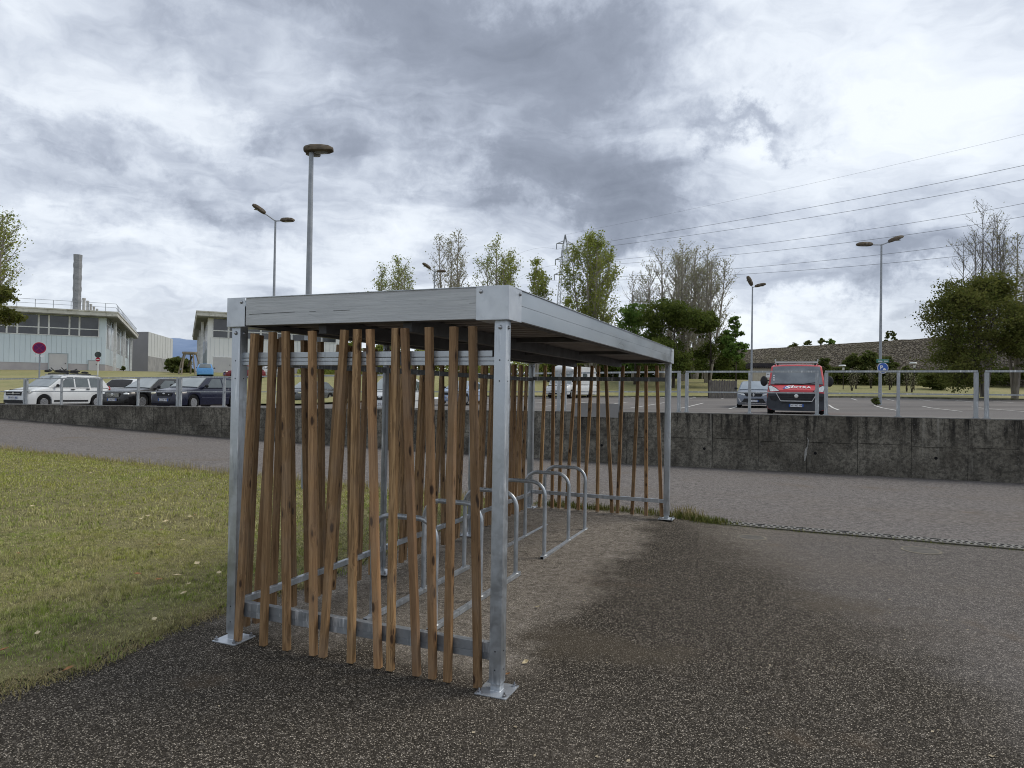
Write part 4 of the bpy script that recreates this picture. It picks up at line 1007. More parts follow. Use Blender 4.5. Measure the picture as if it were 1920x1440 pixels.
def pavilion(name, label, base, x0, x1, depth, clad, openx, doors, mirror=False, sidegroups=None, zf=6.1):
    """front facade on local y=0 from x0 to x1; depth along +y"""
    t = empty(name, base, VANG, label, 'building')
    H = 7.45
    b = MB(); b.bx(x0, x1, 0, depth, 1.0, H); b.build('wall', clad, t)
    b = MB(); b.bx(x0+.03, x1-.03, .03, depth-.03, -1.2, 1.0); b.build('plinth', M_PLINTH, t)
    b = MB(); x = x0+.35
    while x < x1-.2: b.bx(x-.012, x+.012, -.012, .001, 1.05, 4.75); x += .58
    yy = .5
    xs_ = x1 if not mirror else x0; sg = 1 if not mirror else -1
    while yy < depth: b.bx(xs_-.012*(sg < 0)-.001*(sg > 0), xs_+.012*(sg > 0)+.001*(sg < 0), yy-.012, yy+.012, 1.05, 4.0); yy += .58
    b.build('cladding_seams', M_SEAM, t)
    ov = 1.45
    b = MB(); b.bx(x0-ov*(1 if mirror else 0), x1+ov*(0 if mirror else 1), -ov, depth+ov, H+.12, H+.62); rf = b.build('roof', M_SLABC, t)
    b = MB(); b.bx(x0-ov*(1 if mirror else 0)-.08, x1+ov*(0 if mirror else 1)+.08, -ov-.08, depth+ov+.08, H+.6205, H+.78); b.build('roof_edge', M_SLABC, rf)
    b = MB(); b.bx(x0-(ov-.1)*(1 if mirror else 0), x1+(ov-.1)*(0 if mirror else 1), -ov+.1, depth+ov-.1, H+.0005, H+.1195); b.build('soffit', M_SOFF, rf)
    # strip windows
    for a, c in openx:
        b = MB(); b.bx(a, c, -.02, .02, 4.8, 7.38); w = b.build('window', M_GLASS, t)
        f = MB(); f.bx(a-.06, a+.03, -.07, -.0205, 4.75, 7.42); f.bx(c-.03, c+.06, -.068, -.0205, 4.75, 7.42); f.bx(a, c, -.062, -.0215, 5.68, 5.80); f.bx(a, c, -.064, -.0205, 4.72, 4.80)
        f.build('frame', M_MULL, w)
    for a, c, h, ht in doors:
        b = MB(); b.bx(a, c, -.045, -.001, -.6, h); d = b.build('door', M_DOORG, t)
        f = MB(); f.bx(a-.12, a, -.06, .001, -.6, h+.12); f.bx(c, c+.12, -.06, .001, -.6, h+.12); f.bx(a, c, -.058, .001, h, h+.12)
        f.build('frame', M_MULL if ht else M_SEAM, d)
        f = MB(); f.bx(c-.25, c-.15, -.09, -.046, .95, 1.05); f.build('handle', M_HOLE, d)
    xs_ = x1 if not mirror else x0; sg = 1 if not mirror else -1
    for ya, yb, k in (sidegroups or []):
        for i in range(k):
            a = lerp(ya, yb, i/k)+.16; c = lerp(ya, yb, (i+1)/k)-.16
            b = MB(); b.bx(xs_-.02, xs_+.02, a, c, 3.3, 7.38); w = b.build('window', M_GLASS, t)
            f = MB(); f.bx(min(xs_+.002*sg, xs_+.028*sg), max(xs_+.002*sg, xs_+.028*sg), a-.10, a-.005, 3.25, 7.4); f.bx(min(xs_+.0205*sg, xs_+.026*sg), max(xs_+.0205*sg, xs_+.026*sg), a+.02, c, 6.6, 6.68)
            f.build('frame', M_MULL, w)
    for yy in (7, 24, 41):
        b = MB(); b.bx(xs_+sg*.55-.18, xs_+sg*.55+.18, yy-.18, yy+.18, -.8, H); b.build('column', M_MULL, t)
    return t
bA = at(197, 697, 95)
wins = []; x = -.86; k = 0
while x > -30:
    wd = 2.2 if k % 2 == 0 else 1.02; wins.append((x-wd, x)); x -= wd+.13; k += 1
B1 = pavilion('industrial_building', 'pale blue clad industrial building with overhanging flat roof and row of steel flues at left', (bA.x, bA.y, bA.z), -31, 0, 44, M_CLAD, wins, [(-6.5, -4.45, 2.25, 0), (-1.95, -.85, 1.45, 0)], False, [(.8, 6.4, 3), (8, 23, 6), (25, 40, 6)])
b = MB(); H = 8.24
for x in np.arange(-30, 1.4, 2.0): b.bx(x-.03, x+.03, -1.2, -1.14, H, H+1.1)
for y in np.arange(1, 45, 2.2): b.bx(1.18, 1.24, y-.03, y+.03, H, H+1.1)
for z in (.55, 1.08): b.bx(-30, 1.24, -1.195, -1.15, H+z-.02, H+z+.02); b.bx(1.19, 1.235, -1.1, 44.5, H+z-.02, H+z+.02)
b.build('roof_railing', M_GALV_D, B1)
b = MB(); b.bx(-.9-.5-3.4, -.9-3.4+.5, -.05, -.0, 5.55, 5.75) if False else None
def b1loc(px, d, py):      # world point on the roof to local of building one
    w = at(px, py, d); return B1.matrix_basis.inverted() @ w
B1m = Matrix.Translation(Vector((bA.x, bA.y, bA.z))) @ Matrix.Rotation(VANG, 4, 'Z'); B1i = B1m.inverted()
pt = B1i @ at(146, 489, 112); pb = B1i @ at(146, 585, 112)
b = MB(); hc = pt.z; prof = []; z = 8.2; k = 0
while z < hc-.3: prof += [(.72, z), (.655, z+.4), (.655, z+1.2), (.72, z+1.6)]; z += 1.9
prof = [(.70, 7.5)]+[(r_*.92, z_) for r_, z_ in prof]+[(.62, hc)]
M8 = Matrix.Rotation(R_(22.5), 3, 'Z'); b.lathe(prof, 8, M8, (pt.x, pt.y, 0)); ch = b.build('chimney', M_CHIM, B1)
b = MB(); b.tube([(pt.x-.5, pt.y, hc), (pt.x-.5, pt.y, hc+1.0)], .03, 5); b.build('lightning_rod', M_GALV_D, ch)
for i, (px, py, wpx) in enumerate(((157.5, 559, 6.2), (164.5, 564, 5.2), (170.3, 570, 4.8), (176, 575, 4.4), (182, 579, 4.2), (187, 583, 4.0))):
    d = 106+i*5; q_ = B1i @ at(px, py, d); rr = wpx*d/1292/2*.85
    b = MB(); b.lathe([(rr, 7.9), (rr, q_.z-.3), (rr*1.15, q_.z-.3), (rr*1.15, q_.z)], 12, None, (q_.x, q_.y, 0)); b.build('flue', M_STACK, B1, smooth=True, sharp=40)
b = MB(); q_ = B1i @ at(40, 573, 110); b.prism([(q_.x-6, 8.0), (q_.x+.3, 8.0), (q_.x-3.2, 9.6), (q_.x-6, 9.6)], q_.y, q_.y+4); b.build('roof_hatch', M_BEAMD, B1)

bB = at(388, 697, 95)
wins = []; x = .62; k = 1
while x < 17.2:
    wd = 2.05 if k % 2 == 0 else 1.95; wd = min(wd, 17.6-x); wins.append((x+.05, x+wd)); x += wd+.12; k += 1
pavilion('white_pavilion', 'white clad building with ribbon windows standing behind the shelter', (bB.x, bB.y, bB.z), -.0, 18, 50, M_CLADW, wins, [(.75, 3.1, 2.05, 1)], True, [(1, 6.4, 2), (8, 23, 5)])
# grey hall in between
bC = at(277, 695, 150)
t = empty('grey_hall', (bC.x, bC.y, bC.z), 0, 'tall windowless grey hall between the two flat roofed buildings', 'building')
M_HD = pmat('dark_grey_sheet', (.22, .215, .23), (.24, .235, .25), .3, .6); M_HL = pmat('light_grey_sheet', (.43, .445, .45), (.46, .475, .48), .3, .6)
zt_ = at(277, 622, 150).z-bC.z
P0 = Vector((0, 0, 0)); P1 = at(323, 690, 172)-bC; P1.z = 0; P2 = Vector((-16, 4, 0)); P3 = P1+P2
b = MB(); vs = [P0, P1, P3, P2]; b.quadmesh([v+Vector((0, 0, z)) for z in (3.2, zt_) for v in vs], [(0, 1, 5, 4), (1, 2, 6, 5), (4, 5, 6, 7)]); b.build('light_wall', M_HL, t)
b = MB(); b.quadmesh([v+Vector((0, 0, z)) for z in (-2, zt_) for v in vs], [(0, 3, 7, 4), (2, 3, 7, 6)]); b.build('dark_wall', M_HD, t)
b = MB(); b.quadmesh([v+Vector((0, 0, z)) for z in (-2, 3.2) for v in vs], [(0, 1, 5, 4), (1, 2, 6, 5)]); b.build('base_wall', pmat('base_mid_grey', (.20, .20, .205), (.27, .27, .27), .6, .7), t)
b = MB(); dv = (P1-P0).normalized(); sd_ = Vector((dv.y, -dv.x, 0))
for k in range(1, 9): c = P0+dv*(P1.length*k/9)+sd_*(.01); b.box((c.x, c.y, (3.3+zt_)/2), (.05, .05, zt_-3.4))
b.build('sheet_seams', pmat('seam_mid', (.29, .30, .305), None, 1, .7), t)
# timber shed and fence right of centre
sh0 = at(1409, 716, 66); zb0 = up_z(sh0.x, sh0.y)
t = empty('shed', (sh0.x, sh0.y, zb0), R_(-14), 'small beige plank shed with dark corrugated roof behind the red van', 'shed')
hS = at(1409, 688, 66).z-zb0; hR = at(1409, 683, 66).z-zb0
M_PLK = pmat('beige_planks', (.40, .36, .27), (.46, .42, .33), 3, .8); M_RFS = pmat('dark_roof_sheet', (.03, .028, .03), (.05, .045, .045), 4, .8)
b = MB()
for k in range(22): b.bx(k*.16+.004, k*.16+.156, .0, 2.2, -.3, hS+.02)
b.build('wall', M_PLK, t)
b = MB(); b.bx(-.35, 3.9, -.35, 2.5, hS+.03, hR+.1)
for k in range(21): b.bx(-.3+k*.2, -.2+k*.2, -.38, 2.45, hS-.12, hS+.0295)
b.build('roof', M_RFS, t)
b = MB(); b.bx(1.3, 2.25, -.03, -.005, hS-1.0, hS-.45); pn = b.build('notice', M_SWHITE, t)
b = MB()
for k in range(3): b.bx(1.38+k*.26, 1.58+k*.26, -.034, -.0305, hS-.72, hS-.66)
b.build('blurred_lettering', M_SDARK, pn)
fe0 = at(1329, 730, 62); t = empty('timber_fence', (fe0.x, fe0.y, up_z(fe0.x, fe0.y)), R_(-6), 'weathered dark timber board enclosure left of the grey car', 'fence')
hf_ = at(1329, 713, 62).z-up_z(fe0.x, fe0.y)
b = MB()
for k in range(17): b.bx(k*.145+.004, k*.145+.137, 0, .03, -.3, hf_+.03*math.sin(k*2.3))
b.build('boards', pmat('weathered_boards', (.17, .155, .14), (.09, .08, .075), 5, .9, stretch=(3, 1, .4)), t)
b = MB()
for xx in (0, 1.2, 2.42): b.bx(xx-.05, xx+.05, .031, .13, -.3, hf_+.08)
b.build('post', M_BARKD, t)
# gabion noise wall
ga = [(1330, 660.5, 138), (1370, 657, 131), (1560, 645, 111), (1760, 632, 95.5), (2120, 607, 75)]
pts = [at(*g_) for g_ in ga]; a0, a1 = pts[0], pts[-1]
ang = math.atan2(a1.y-a0.y, a1.x-a0.x); Lg = math.hypot(a1.x-a0.x, a1.y-a0.y)
t = empty('gabion_wall', (a0.x, a0.y, up_z(a0.x, min(a0.y, 140))), ang, 'long tall brown stone filled noise wall rising behind the right car park', 'wall')
inv = (Matrix.Translation(t.location) @ Matrix.Rotation(ang, 4, 'Z')).inverted()
lp = [inv @ p for p in pts]; b = MB(); nseg = 60; vs = []
for i in range(nseg+1):
    x = Lg*i/nseg; z = float(np.interp(x, [q.x for q in lp], [q.z for q in lp]))+.10*mnoise.noise(Vector((x*.5, 0, 1))); y = float(np.interp(x, [q.x for q in lp], [q.y for q in lp]))
    vs += [(x, y-.6, -2), (x, y, z-.05), (x, y+1, z), (x, y+1.6, -2)]
b.quadmesh(vs, [(4*i+k, 4*i+4+k, 4*i+5+k, 4*i+1+k) for i in range(nseg) for k in range(3)]); b.build('stone_fill', M_GAB, t, normals=True)
# wooden play frame between the halls
q = at(355, 702, 84); q.z = up_z(q.x, q.y)
t = empty('play_structure', q, R_(15), 'raised round timber frame on splayed log legs beside the white building', 'play frame')
M_LOG = pmat('weathered_log', (.27, .23, .18), (.19, .165, .13), 3, .85, stretch=(1, 1, .3))
hT = at(355, 660, 84).z-q.z
b = MB(); b.lathe([(.78, hT-.30), (.86, hT-.16), (.86, hT), (.72, hT), (.66, hT-.18)], 18); b.build('ring', M_LOG, t)
for a in (20, 95, 165, 240, 310):
    ca, sa = math.cos(R_(a)), math.sin(R_(a)); b = MB(); b.tube([(ca*1.35, sa*1.35, -.2), (ca*1.05+.06*sa, sa*1.05, hT*.5), (ca*.72, sa*.72, hT-.2)], [.10, .085, .08], 8); b.build('leg', M_LOG, t, smooth=True)
b = MB(); b.tube([(-.2, 0, .9), (.25, .1, 2.2)], .10, 8); b.build('hanging_beam', M_BARKD, t)

# ------------------------------------------------------------------ pylon and lines
DP = 235; q = at(1057.5, 600, DP); z0 = EYE+1.5; topz = at(1059, 440, DP).z
t = empty('electricity_pylon', (q.x, q.y, z0), R_(12), 'steel lattice electricity pylon rising behind the roof beside the tall poplar', 'pylon')
Hp = topz-z0; M_PYL = pmat('pylon_steel', (.21, .23, .25), (.27, .29, .31), 1, .6, .3)
def hw_(z):
    f = z/Hp; return 3.4*(1-f)+.95*f if f < .55 else lerp(2.05*.98, .9, (f-.55)/.35) if f < .9 else lerp(.9, .1, (f-.9)/.1)
b = MB(); r_ = .085; levels = [0]; 
while levels[-1] < Hp*.9: levels.append(levels[-1]+max(1.7, hw_(levels[-1])*1.5))
levels[-1] = Hp*.9; levels.append(Hp)
cs = [(-1, -1), (1, -1), (1, 1), (-1, 1)]
for a, c in zip(levels, levels[1:]):
    wa, wc = hw_(a), hw_(c)
    for i, (sx, sy) in enumerate(cs):
        b.tube([(sx*wa, sy*wa, a), (sx*wc, sy*wc, c)], .11, 4, False)
        nx, ny = cs[(i+1) % 4]; b.tube([(sx*wa, sy*wa, a), (nx*wc, ny*wc, c)], r_*.7, 3, False); b.tube([(nx*wa, ny*wa, a), (sx*wc, sy*wc, c)], r_*.7, 3, False); b.tube([(sx*wc, sy*wc, c), (nx*wc, ny*wc, c)], r_*.6, 3, False)
b.build('lattice_body', M_PYL, t, normals=False)
arms = []
for py, wpx in ((457, 16.5), (487, 18.5), (515, 20)):
    za = at(1058, py, DP).z-z0; wa = wpx*DP/1292
    for sx in (-1, 1):
        b = MB(); hb = hw_(za)
        for sy in (-1, 1):
            b.tube([(sx*hb, sy*hb, za), (sx*wa, 0, za-.1)], .09, 4, False); b.tube([(sx*hb, sy*hb, za+.95), (sx*wa, 0, za-.1)], .08, 4, False)
        for k in (1, 2): u = k/3; x = lerp(hb, wa, u); b.tube([(sx*x, hb*(1-u), za), (sx*x, hb*(1-u), za+.95*(1-u))], .06, 3, False)
        ar = b.build('cross_arm', M_PYL, t, normals=False)
        b = MB(); b.tube([(sx*wa, 0, za-.1), (sx*wa, 0, za-2.1)], .13, 6); b.build('insulator', pmat('insulator_glass', (.06, .08, .08), None, 3, .3), ar)
        w = Matrix.Rotation(R_(12), 3, 'Z') @ Vector((sx*wa, 0, za-2.1)); arms.append(Vector((q.x, q.y, z0))+w)
M_WIRE = pmat('power_cable', (.07, .075, .085), None, 2, .6)
def cable(a, mid, end, r, label):
    t_ = MB(); pts = []
    for i in range(41):
        u = i/40; L0 = (1-u)*(1-2*u); L1 = 4*u*(1-u); L2 = u*(2*u-1)
        pts.append(a*L0+mid*L1+end*L2)
    t_.tube(pts, [r*.72*(1.0-.35*i/40) for i in range(41)], 4, False); o = t_.build('power_line', M_WIRE, None, normals=False); tag(o, label, 'power line', 'overhead power lines running from the pylon to the right')
def three(ax, px1, py1, px2, py2, r, label, dm=130, de=72):
    cable(ax, at(px1, py1, dm), at(px2, py2, de), r, label)
three(arms[0], 1480, 396, 2150, 256, .05, 'highest thick power line crossing the sky toward the upper right')
three(arms[1], 1480, 414, 2150, 286, .05, 'second thick power line just below the highest one')
three(arms[2], 1500, 448, 2150, 328, .045, 'third power line, upper wire of the middle pair')
three(arms[3], 1500, 465, 2150, 356, .045, 'fourth power line, lower wire of the middle pair')
three(arms[4], 1500, 493, 2150, 397, .045, 'fifth power line, upper wire of the lowest pair')
three(arms[5], 1500, 507, 2150, 428, .045, 'lowest power line passing just above the right lamp pole')
three(Vector((q.x, q.y, topz)), 1480, 353, 2150, 192, .022, 'faint thin earth wire above all the other lines')
for i, ax in enumerate((arms[0], arms[2], arms[4])):
    end = at(820+i*10, 610+i*40, 330); cable(ax, at((1042+830)/2, [497, 545, 580][i], 285), end, .035, ['upper', 'middle', 'lower'][i]+' wire sloping down from the pylon toward the left trees')

# ------------------------------------------------------------------ trees
def leaf_cloud(centers, n_per, spread, size, rr, squash=1.0):
    n = len(centers)*n_per; C = np.repeat(np.array(centers), n_per, 0)+rr.normal(0, spread, (n, 3))*np.array([1, 1, squash])
    sz = size*rr.uniform(.6, 1.4, n)[:, None]
    a = rr.normal(0, 1, (n, 3)); a /= np.linalg.norm(a, axis=1)[:, None]; b_ = np.cross(a, rr.normal(0, 1, (n, 3))); b_ /= np.linalg.norm(b_, axis=1)[:, None]+1e-9
    V = np.stack([C-a*sz*.6, C+b_*sz*.38, C+a*sz*.6, C-b_*sz*.38], 1).reshape(-1, 3)
    return V, np.arange(n*4).reshape(n, 4)
def make_tree(name, label, base, h, w, cb, kind, leafm, seed, leaf=.24, dens=1.0, barkm=None, group='trees behind the car park', trunk_r=None, up=None, stems=None, lobes=None):
    rr = random.Random(seed); nr = np.random.default_rng(seed)
    t = empty(name, base, rr.uniform(0, 6), label, 'tree' if name != 'bush' else 'bush', group)
    b = MB(); tips = []; tr = trunk_r or h*.016
    def branch(p, d, L, r, lvl):
        pts = [p]; q = p.copy(); dd = d.copy(); k = 4 if lvl == 0 else 3
        for i in range(k):
            dd = (dd+Vector((rr.uniform(-1, 1), rr.uniform(-1, 1), rr.uniform(-.3, .5)))*(.10 if lvl < 2 else .22)+Vector((0, 0, up_*.12))).normalized(); q = q+dd*(L/k); pts.append(q.copy())
        b.tube(pts, [max(.010, r*(1-.7*i/k)) for i in range(k+1)], 5 if lvl < 2 else 3, False)
        return pts, dd
    if kind == 'fast':       # poplar / birch: upswept limbs
        up_ = up if up is not None else .8
        nst = stems or (1 if w < h*.3 else 3)
        for s_ in range(nst):
            a0 = 6.283*s_/nst+rr.uniform(-.4, .4); ro = w*.5*rr.uniform(.35, .62)*(nst > 1)
            off = Vector((math.cos(a0), math.sin(a0), 0))*ro
            if s_ == 0: off *= .15
            hh = h*(1 if s_ == 0 else rr.uniform(.78, .97))
            pts = [Vector((0, 0, -.3))+off*.12]
            for i in range(1, 9): u = i/8; pts.append(Vector((0, 0, hh*u))+off*min(1, .12+1.2*u)+Vector((rr.uniform(-1, 1), rr.uniform(-1, 1), 0))*.10)
            b.tube(pts, [max(.014, tr*(.8 if s_ else 1)*(1-.9*i/8)) for i in range(9)], 6, False)
            ww = w*(1 if nst == 1 else .62)
            nb = int((20+h*2.2)*(1 if nst == 1 else .6))
            for k in range(nb):
                u = lerp(cb/h, .975, (k+rr.random())/nb); z = hh*u; i = min(int(u*8), 7); p = pts[i].lerp(pts[i+1], u*8-i)
                v = (u-cb/h)/(1-cb/h); prof = max(.16, (math.sin(math.pi*min(1, .12+v*.88))**.6) if v > .5 else .75+.5*v)
                R = ww/2*min(1, prof)*rr.uniform(.5, 1.0); a = rr.uniform(0, 6.283)
                L = R*1.45; d = Vector((math.cos(a), math.sin(a), rr.uniform(.8, 1.5))).normalized()
                if z+L*.75 > hh*1.03: L = max(.3, (hh*1.03-z)/.8)
                ps, dd = branch(p, d, L, tr*.26*(1-u*.5), 1)
                tips += ps[1:]
                for m_ in range(5):
                    q = ps[rr.randrange(1, 4)]; a2 = a+rr.uniform(-1.5, 1.5); d2 = Vector((math.cos(a2), math.sin(a2), rr.uniform(.3, 1.6))).normalized()
                    ps2, _ = branch(q, d2, L*rr.uniform(.3, .55), tr*.09, 2)
                    tips += ps2[1:]
        if dens > 0:
            n_per = max(1, int(round(dens*4.5)))
            # leaves gather in clumps: keep some regions fuller than others
            cen = [tp for tp in tips if rr.random() < min(1, dens*1.3)*(.55+.9*(.5+mnoise.noise(tp*.55+Vector((seed, 0, 0)))))]
            V, F = leaf_cloud([tuple(c) for c in cen], n_per, .17+.010*w, leaf, nr)
    else:                    # round crown of lobes, each lobe made of leaf clumps
        up_ = .3
        pts = [Vector((0, 0, -.3))]
        for i in range(1, 5): pts.append(Vector((rr.uniform(-.12, .12), rr.uniform(-.12, .12), h*.62*i/4)))
        b.tube(pts, [tr*1.25, tr, tr*.85, tr*.65, tr*.4], 7, False)
        cz = (h+cb)/2; rz = (h-cb)/2; rx_ = w/2
        nL = lobes or max(4, int(5+4*dens)); Vs = []; Fs = []; off = 0
        for l in range(nL):
            a = 6.283*l/nL*1.618+rr.uniform(-.5, .5); vz = rr.uniform(-.88, .85) if l else .76
            rad_ = math.sqrt(max(0, 1-vz*vz)); lr = rr.uniform(.30, .46) if not lobes else rr.uniform(.22, .36)
            c = Vector((math.cos(a)*rad_*rx_*(1-lr), math.sin(a)*rad_*rx_*(1-lr), cz+vz*rz*(1-lr*.42)))
            if l == 0: c.x *= .2; c.y *= .2
            lx, lz = lr*rx_*1.15, lr*rz*1.05
            s_ = pts[rr.randrange(2, 5)]; d = c-s_; b.tube([s_, s_+d*.5+Vector((0, 0, -d.length*.06)), c], [tr*.34, tr*.24, tr*.12], 5, False)
            nc = int(13*dens+7)
            for k in range(nc):
                v = Vector((rr.gauss(0, 1), rr.gauss(0, 1), rr.gauss(0, 1)+.25)).normalized()*rr.uniform(.45, 1.12)
                p = c+Vector((v.x*lx, v.y*lx, v.z*lz)); b.tube([c, p], [tr*.10, .012], 3, False)
                V1, F1 = leaf_cloud([tuple(p)], int(46*rr.uniform(.6, 1.3)), max(.05, w*.050), leaf, nr, .5); Vs.append(V1); Fs.append(F1+off); off += len(V1)
        V = np.concatenate(Vs); F = np.concatenate(Fs)
    b.build('trunk', barkm or M_BARK, t, normals=False)
    if dens > 0: npobj('crown', V, F, leafm, t)
    return t
def tree_px(name, label, px, py_top, py_base, d, wpx, kind, leafm, seed, cbf=.15, group='trees behind the car park', **k):
    q = at(px, py_base, d); g = up_z(q.x, min(q.y, 145)) if d < 200 else q.z; q.z = g
    h = at(px, py_top, d).z-q.z; w = wpx*d/1292
    return make_tree(name, label, q, h, w, h*cbf, kind, leafm, seed, group=group, **k)
G = 'trees behind the car park'
tree_px('poplar_tree', 'small pale poplar peeping over the front board of the roof', 740, 485, 712, 88, 100, 'fast', L_POP, 31, .18, leaf=.17, dens=.6, stems=5)
tree_px('poplar_tree', 'slim sparse poplar just right of the lamp head above the roof', 852, 435, 712, 86, 104, 'fast', L_SPARSE, 32, .15, leaf=.17, dens=.5, stems=4)
tree_px('poplar_tree', 'yellowish poplar directly behind the near roof corner', 932, 450, 712, 88, 108, 'fast', L_POP, 33, .15, leaf=.18, dens=.7, stems=5)
tree_px('poplar_tree', 'short bright green poplar between the roof corner and the pylon', 1006, 487, 712, 84, 76, 'fast', L_POP, 34, .12, leaf=.21, dens=1.0, stems=3)
tree_px('poplar_tree', 'tallest leafy green poplar beside the pylon', 1108, 434, 712, 86, 124, 'fast', L_POP, 36, .08, leaf=.20, dens=1.1, stems=6)
tree_px('poplar_tree', 'lower yellow green poplar at the foot of the tallest one', 1066, 560, 712, 90, 80, 'fast', L_POP, 37, .05, leaf=.22, dens=.9, stems=3)
tree_px('birch_tree', 'thin nearly bare tree between the leafy poplar and the grey cluster', 1186, 510, 712, 88, 66, 'fast', L_SPARSE, 38, .2, leaf=.15, dens=.3, stems=3)
tree_px('birch_tree', 'tall greyish half bare tree, left one of the grey cluster', 1238, 466, 712, 90, 118, 'fast', L_SPARSE, 39, .15, leaf=.16, dens=.45, stems=5)
tree_px('birch_tree', 'tall greyish half bare tree, middle one of the grey cluster', 1280, 455, 712, 86, 118, 'fast', L_SPARSE, 40, .15, leaf=.16, dens=.5, stems=5)
tree_px('birch_tree', 'tall greyish half bare tree, right one of the grey cluster', 1326, 462, 712, 84, 112, 'fast', L_SPARSE, 41, .12, leaf=.16, dens=.45, stems=5)
tree_px('birch_tree', 'pale slender tree filling the back of the grey cluster', 1302, 462, 712, 94, 110, 'fast', L_SPARSE, 51, .15, leaf=.16, dens=.45, stems=5)
tree_px('maple_tree', 'dark green round tree under the thin bare one', 1190, 578, 712, 80, 100, 'round', L_FRESH, 42, .05, leaf=.22, dens=1.3, lobes=9, barkm=M_BARKD)
tree_px('maple_tree', 'broad dark green tree right behind the far roof corner', 1262, 562, 712, 76, 130, 'round', L_DARK, 43, .05, leaf=.21, dens=1.7, lobes=14, barkm=M_BARKD)
tree_px('maple_tree', 'dark olive tree at the right end of the grey cluster', 1330, 584, 712, 78, 90, 'round', L_DARK, 44, .05, leaf=.21, dens=1.3, lobes=10, barkm=M_BARKD)
tree_px('young_tree', 'small fresh green tree standing alone left of the grey car lamp', 1378, 592, 716, 72, 46, 'round', L_FRESH, 45, .38, leaf=.22, dens=.55, barkm=M_BARKD, trunk_r=.07)
tree_px('maple_tree', 'large dark leaved maple at the right edge of the car park', 1832, 516, 722, 62, 182, 'round', L_MAPLE, 46, .08, leaf=.17, dens=2.1, lobes=26, barkm=M_BARKD, trunk_r=.15)
tree_px('maple_tree', 'second dark maple cut by the right photo edge', 1930, 560, 722, 64, 110, 'round', L_MAPLE, 47, .12, leaf=.17, dens=1.5, lobes=12, barkm=M_BARKD, trunk_r=.14)
tree_px('birch_tree', 'tall nearly bare birch towering over the dark maple', 1846, 374, 722, 68, 132, 'fast', L_SPARSE, 48, .3, leaf=.12, dens=.22, trunk_r=.16, stems=7, barkm=M_BARKM)
tree_px('birch_tree', 'shorter half bare birch at the extreme right edge', 1904, 436, 722, 66, 84, 'fast', L_SPARSE, 49, .2, leaf=.14, dens=.45, stems=3)
tree_px('birch_tree', 'leafy tree cut by the left photo edge above the blue building', -28, 385, 725, 52, 124, 'fast', L_POP, 50, .42, leaf=.14, dens=.7, stems=4, group=None, up=.5)
tree_px('maple_tree', 'low dark branch of a tree hanging at the left photo edge', -32, 535, 725, 50, 118, 'round', L_MAPLE, 51, .55, leaf=.18, dens=1.1, group=None)
# understory behind the clearing: many thin dark trunks and shrubs
us = random.Random(3)
for i in range(14):
    px = 1052+i*24+us.uniform(-6, 6)
    tree_px('young_tree', ['first', 'second', 'third', 'fourth', 'fifth', 'sixth', 'seventh', 'eighth', 'ninth', 'tenth', 'eleventh', 'twelfth', 'thirteenth', 'fourteenth'][i]+' thin understory tree from the left in the shade behind the clearing', px, us.uniform(640, 668), 713, us.uniform(92, 104), us.uniform(40, 58), 'round', L_DARK, 60+i, .30, leaf=.30, dens=.45, barkm=M_BARK, trunk_r=.10, group='thin understory trees behind the clearing')
for i, (px, pt_, w_) in enumerate(((660, 640, 60), (720, 648, 70), (800, 652, 60), (880, 655, 60))):
    tree_px('young_tree', ['leftmost', 'second', 'third', 'rightmost'][i]+' low yellow green tree seen under the roof edge through the slats', px, pt_, 712, 92, w_, 'round', L_POP, 80+i, .05, leaf=.26, dens=.7, group='low trees seen under the roof')
# dense undergrowth that reads as one mass
def thicket(label, pxa, pxb, tops, d0, d1, n, mat, seed, leaf=.30):
    nr = np.random.default_rng(seed); V = []
    px = nr.uniform(pxa, pxb, n); d = nr.uniform(d0, d1, n); u = nr.random(n)
    cs = []
    for i in range(n):
        q = at(px[i], 712, d[i]); g = up_z(q.x, min(q.y, 145)); tp = at(px[i], interp(px[i], tops)+9*mnoise.noise(Vector((px[i]*.07, d[i]*.3, seed))), d[i]).z
        cs.append((q.x, q.y, lerp(g-.1, tp, u[i]**1.15)))
    Vv, Fv = leaf_cloud(cs, 1, .15, leaf, nr); o = npobj('thicket', Vv, Fv, mat); tag(o, label, 'undergrowth', kind='stuff')
thicket('dark shaded undergrowth beneath the trees behind the clearing', 1010, 1420, [(1010, 672), (1100, 664), (1200, 650), (1340, 662), (1420, 690)], 98, 108, 24000, L_DARK, 5, .36)
thicket('green undergrowth seen under the roof through the slats', 560, 1030, [(560, 690), (640, 672), (780, 668), (1030, 676)], 96, 106, 11000, L_POP, 6, .34)
thicket('dark undergrowth under the large maples at the right', 1725, 1960, [(1725, 704), (1760, 696), (1850, 690), (1960, 688)], 86, 92, 9000, L_BUSH, 7, .24)
thicket('low dark hedge strip at the foot of the stone filled wall', 1440, 1760, [(1440, 695), (1560, 694), (1760, 697)], 84, 88, 8000, L_BUSH, 8, .24)
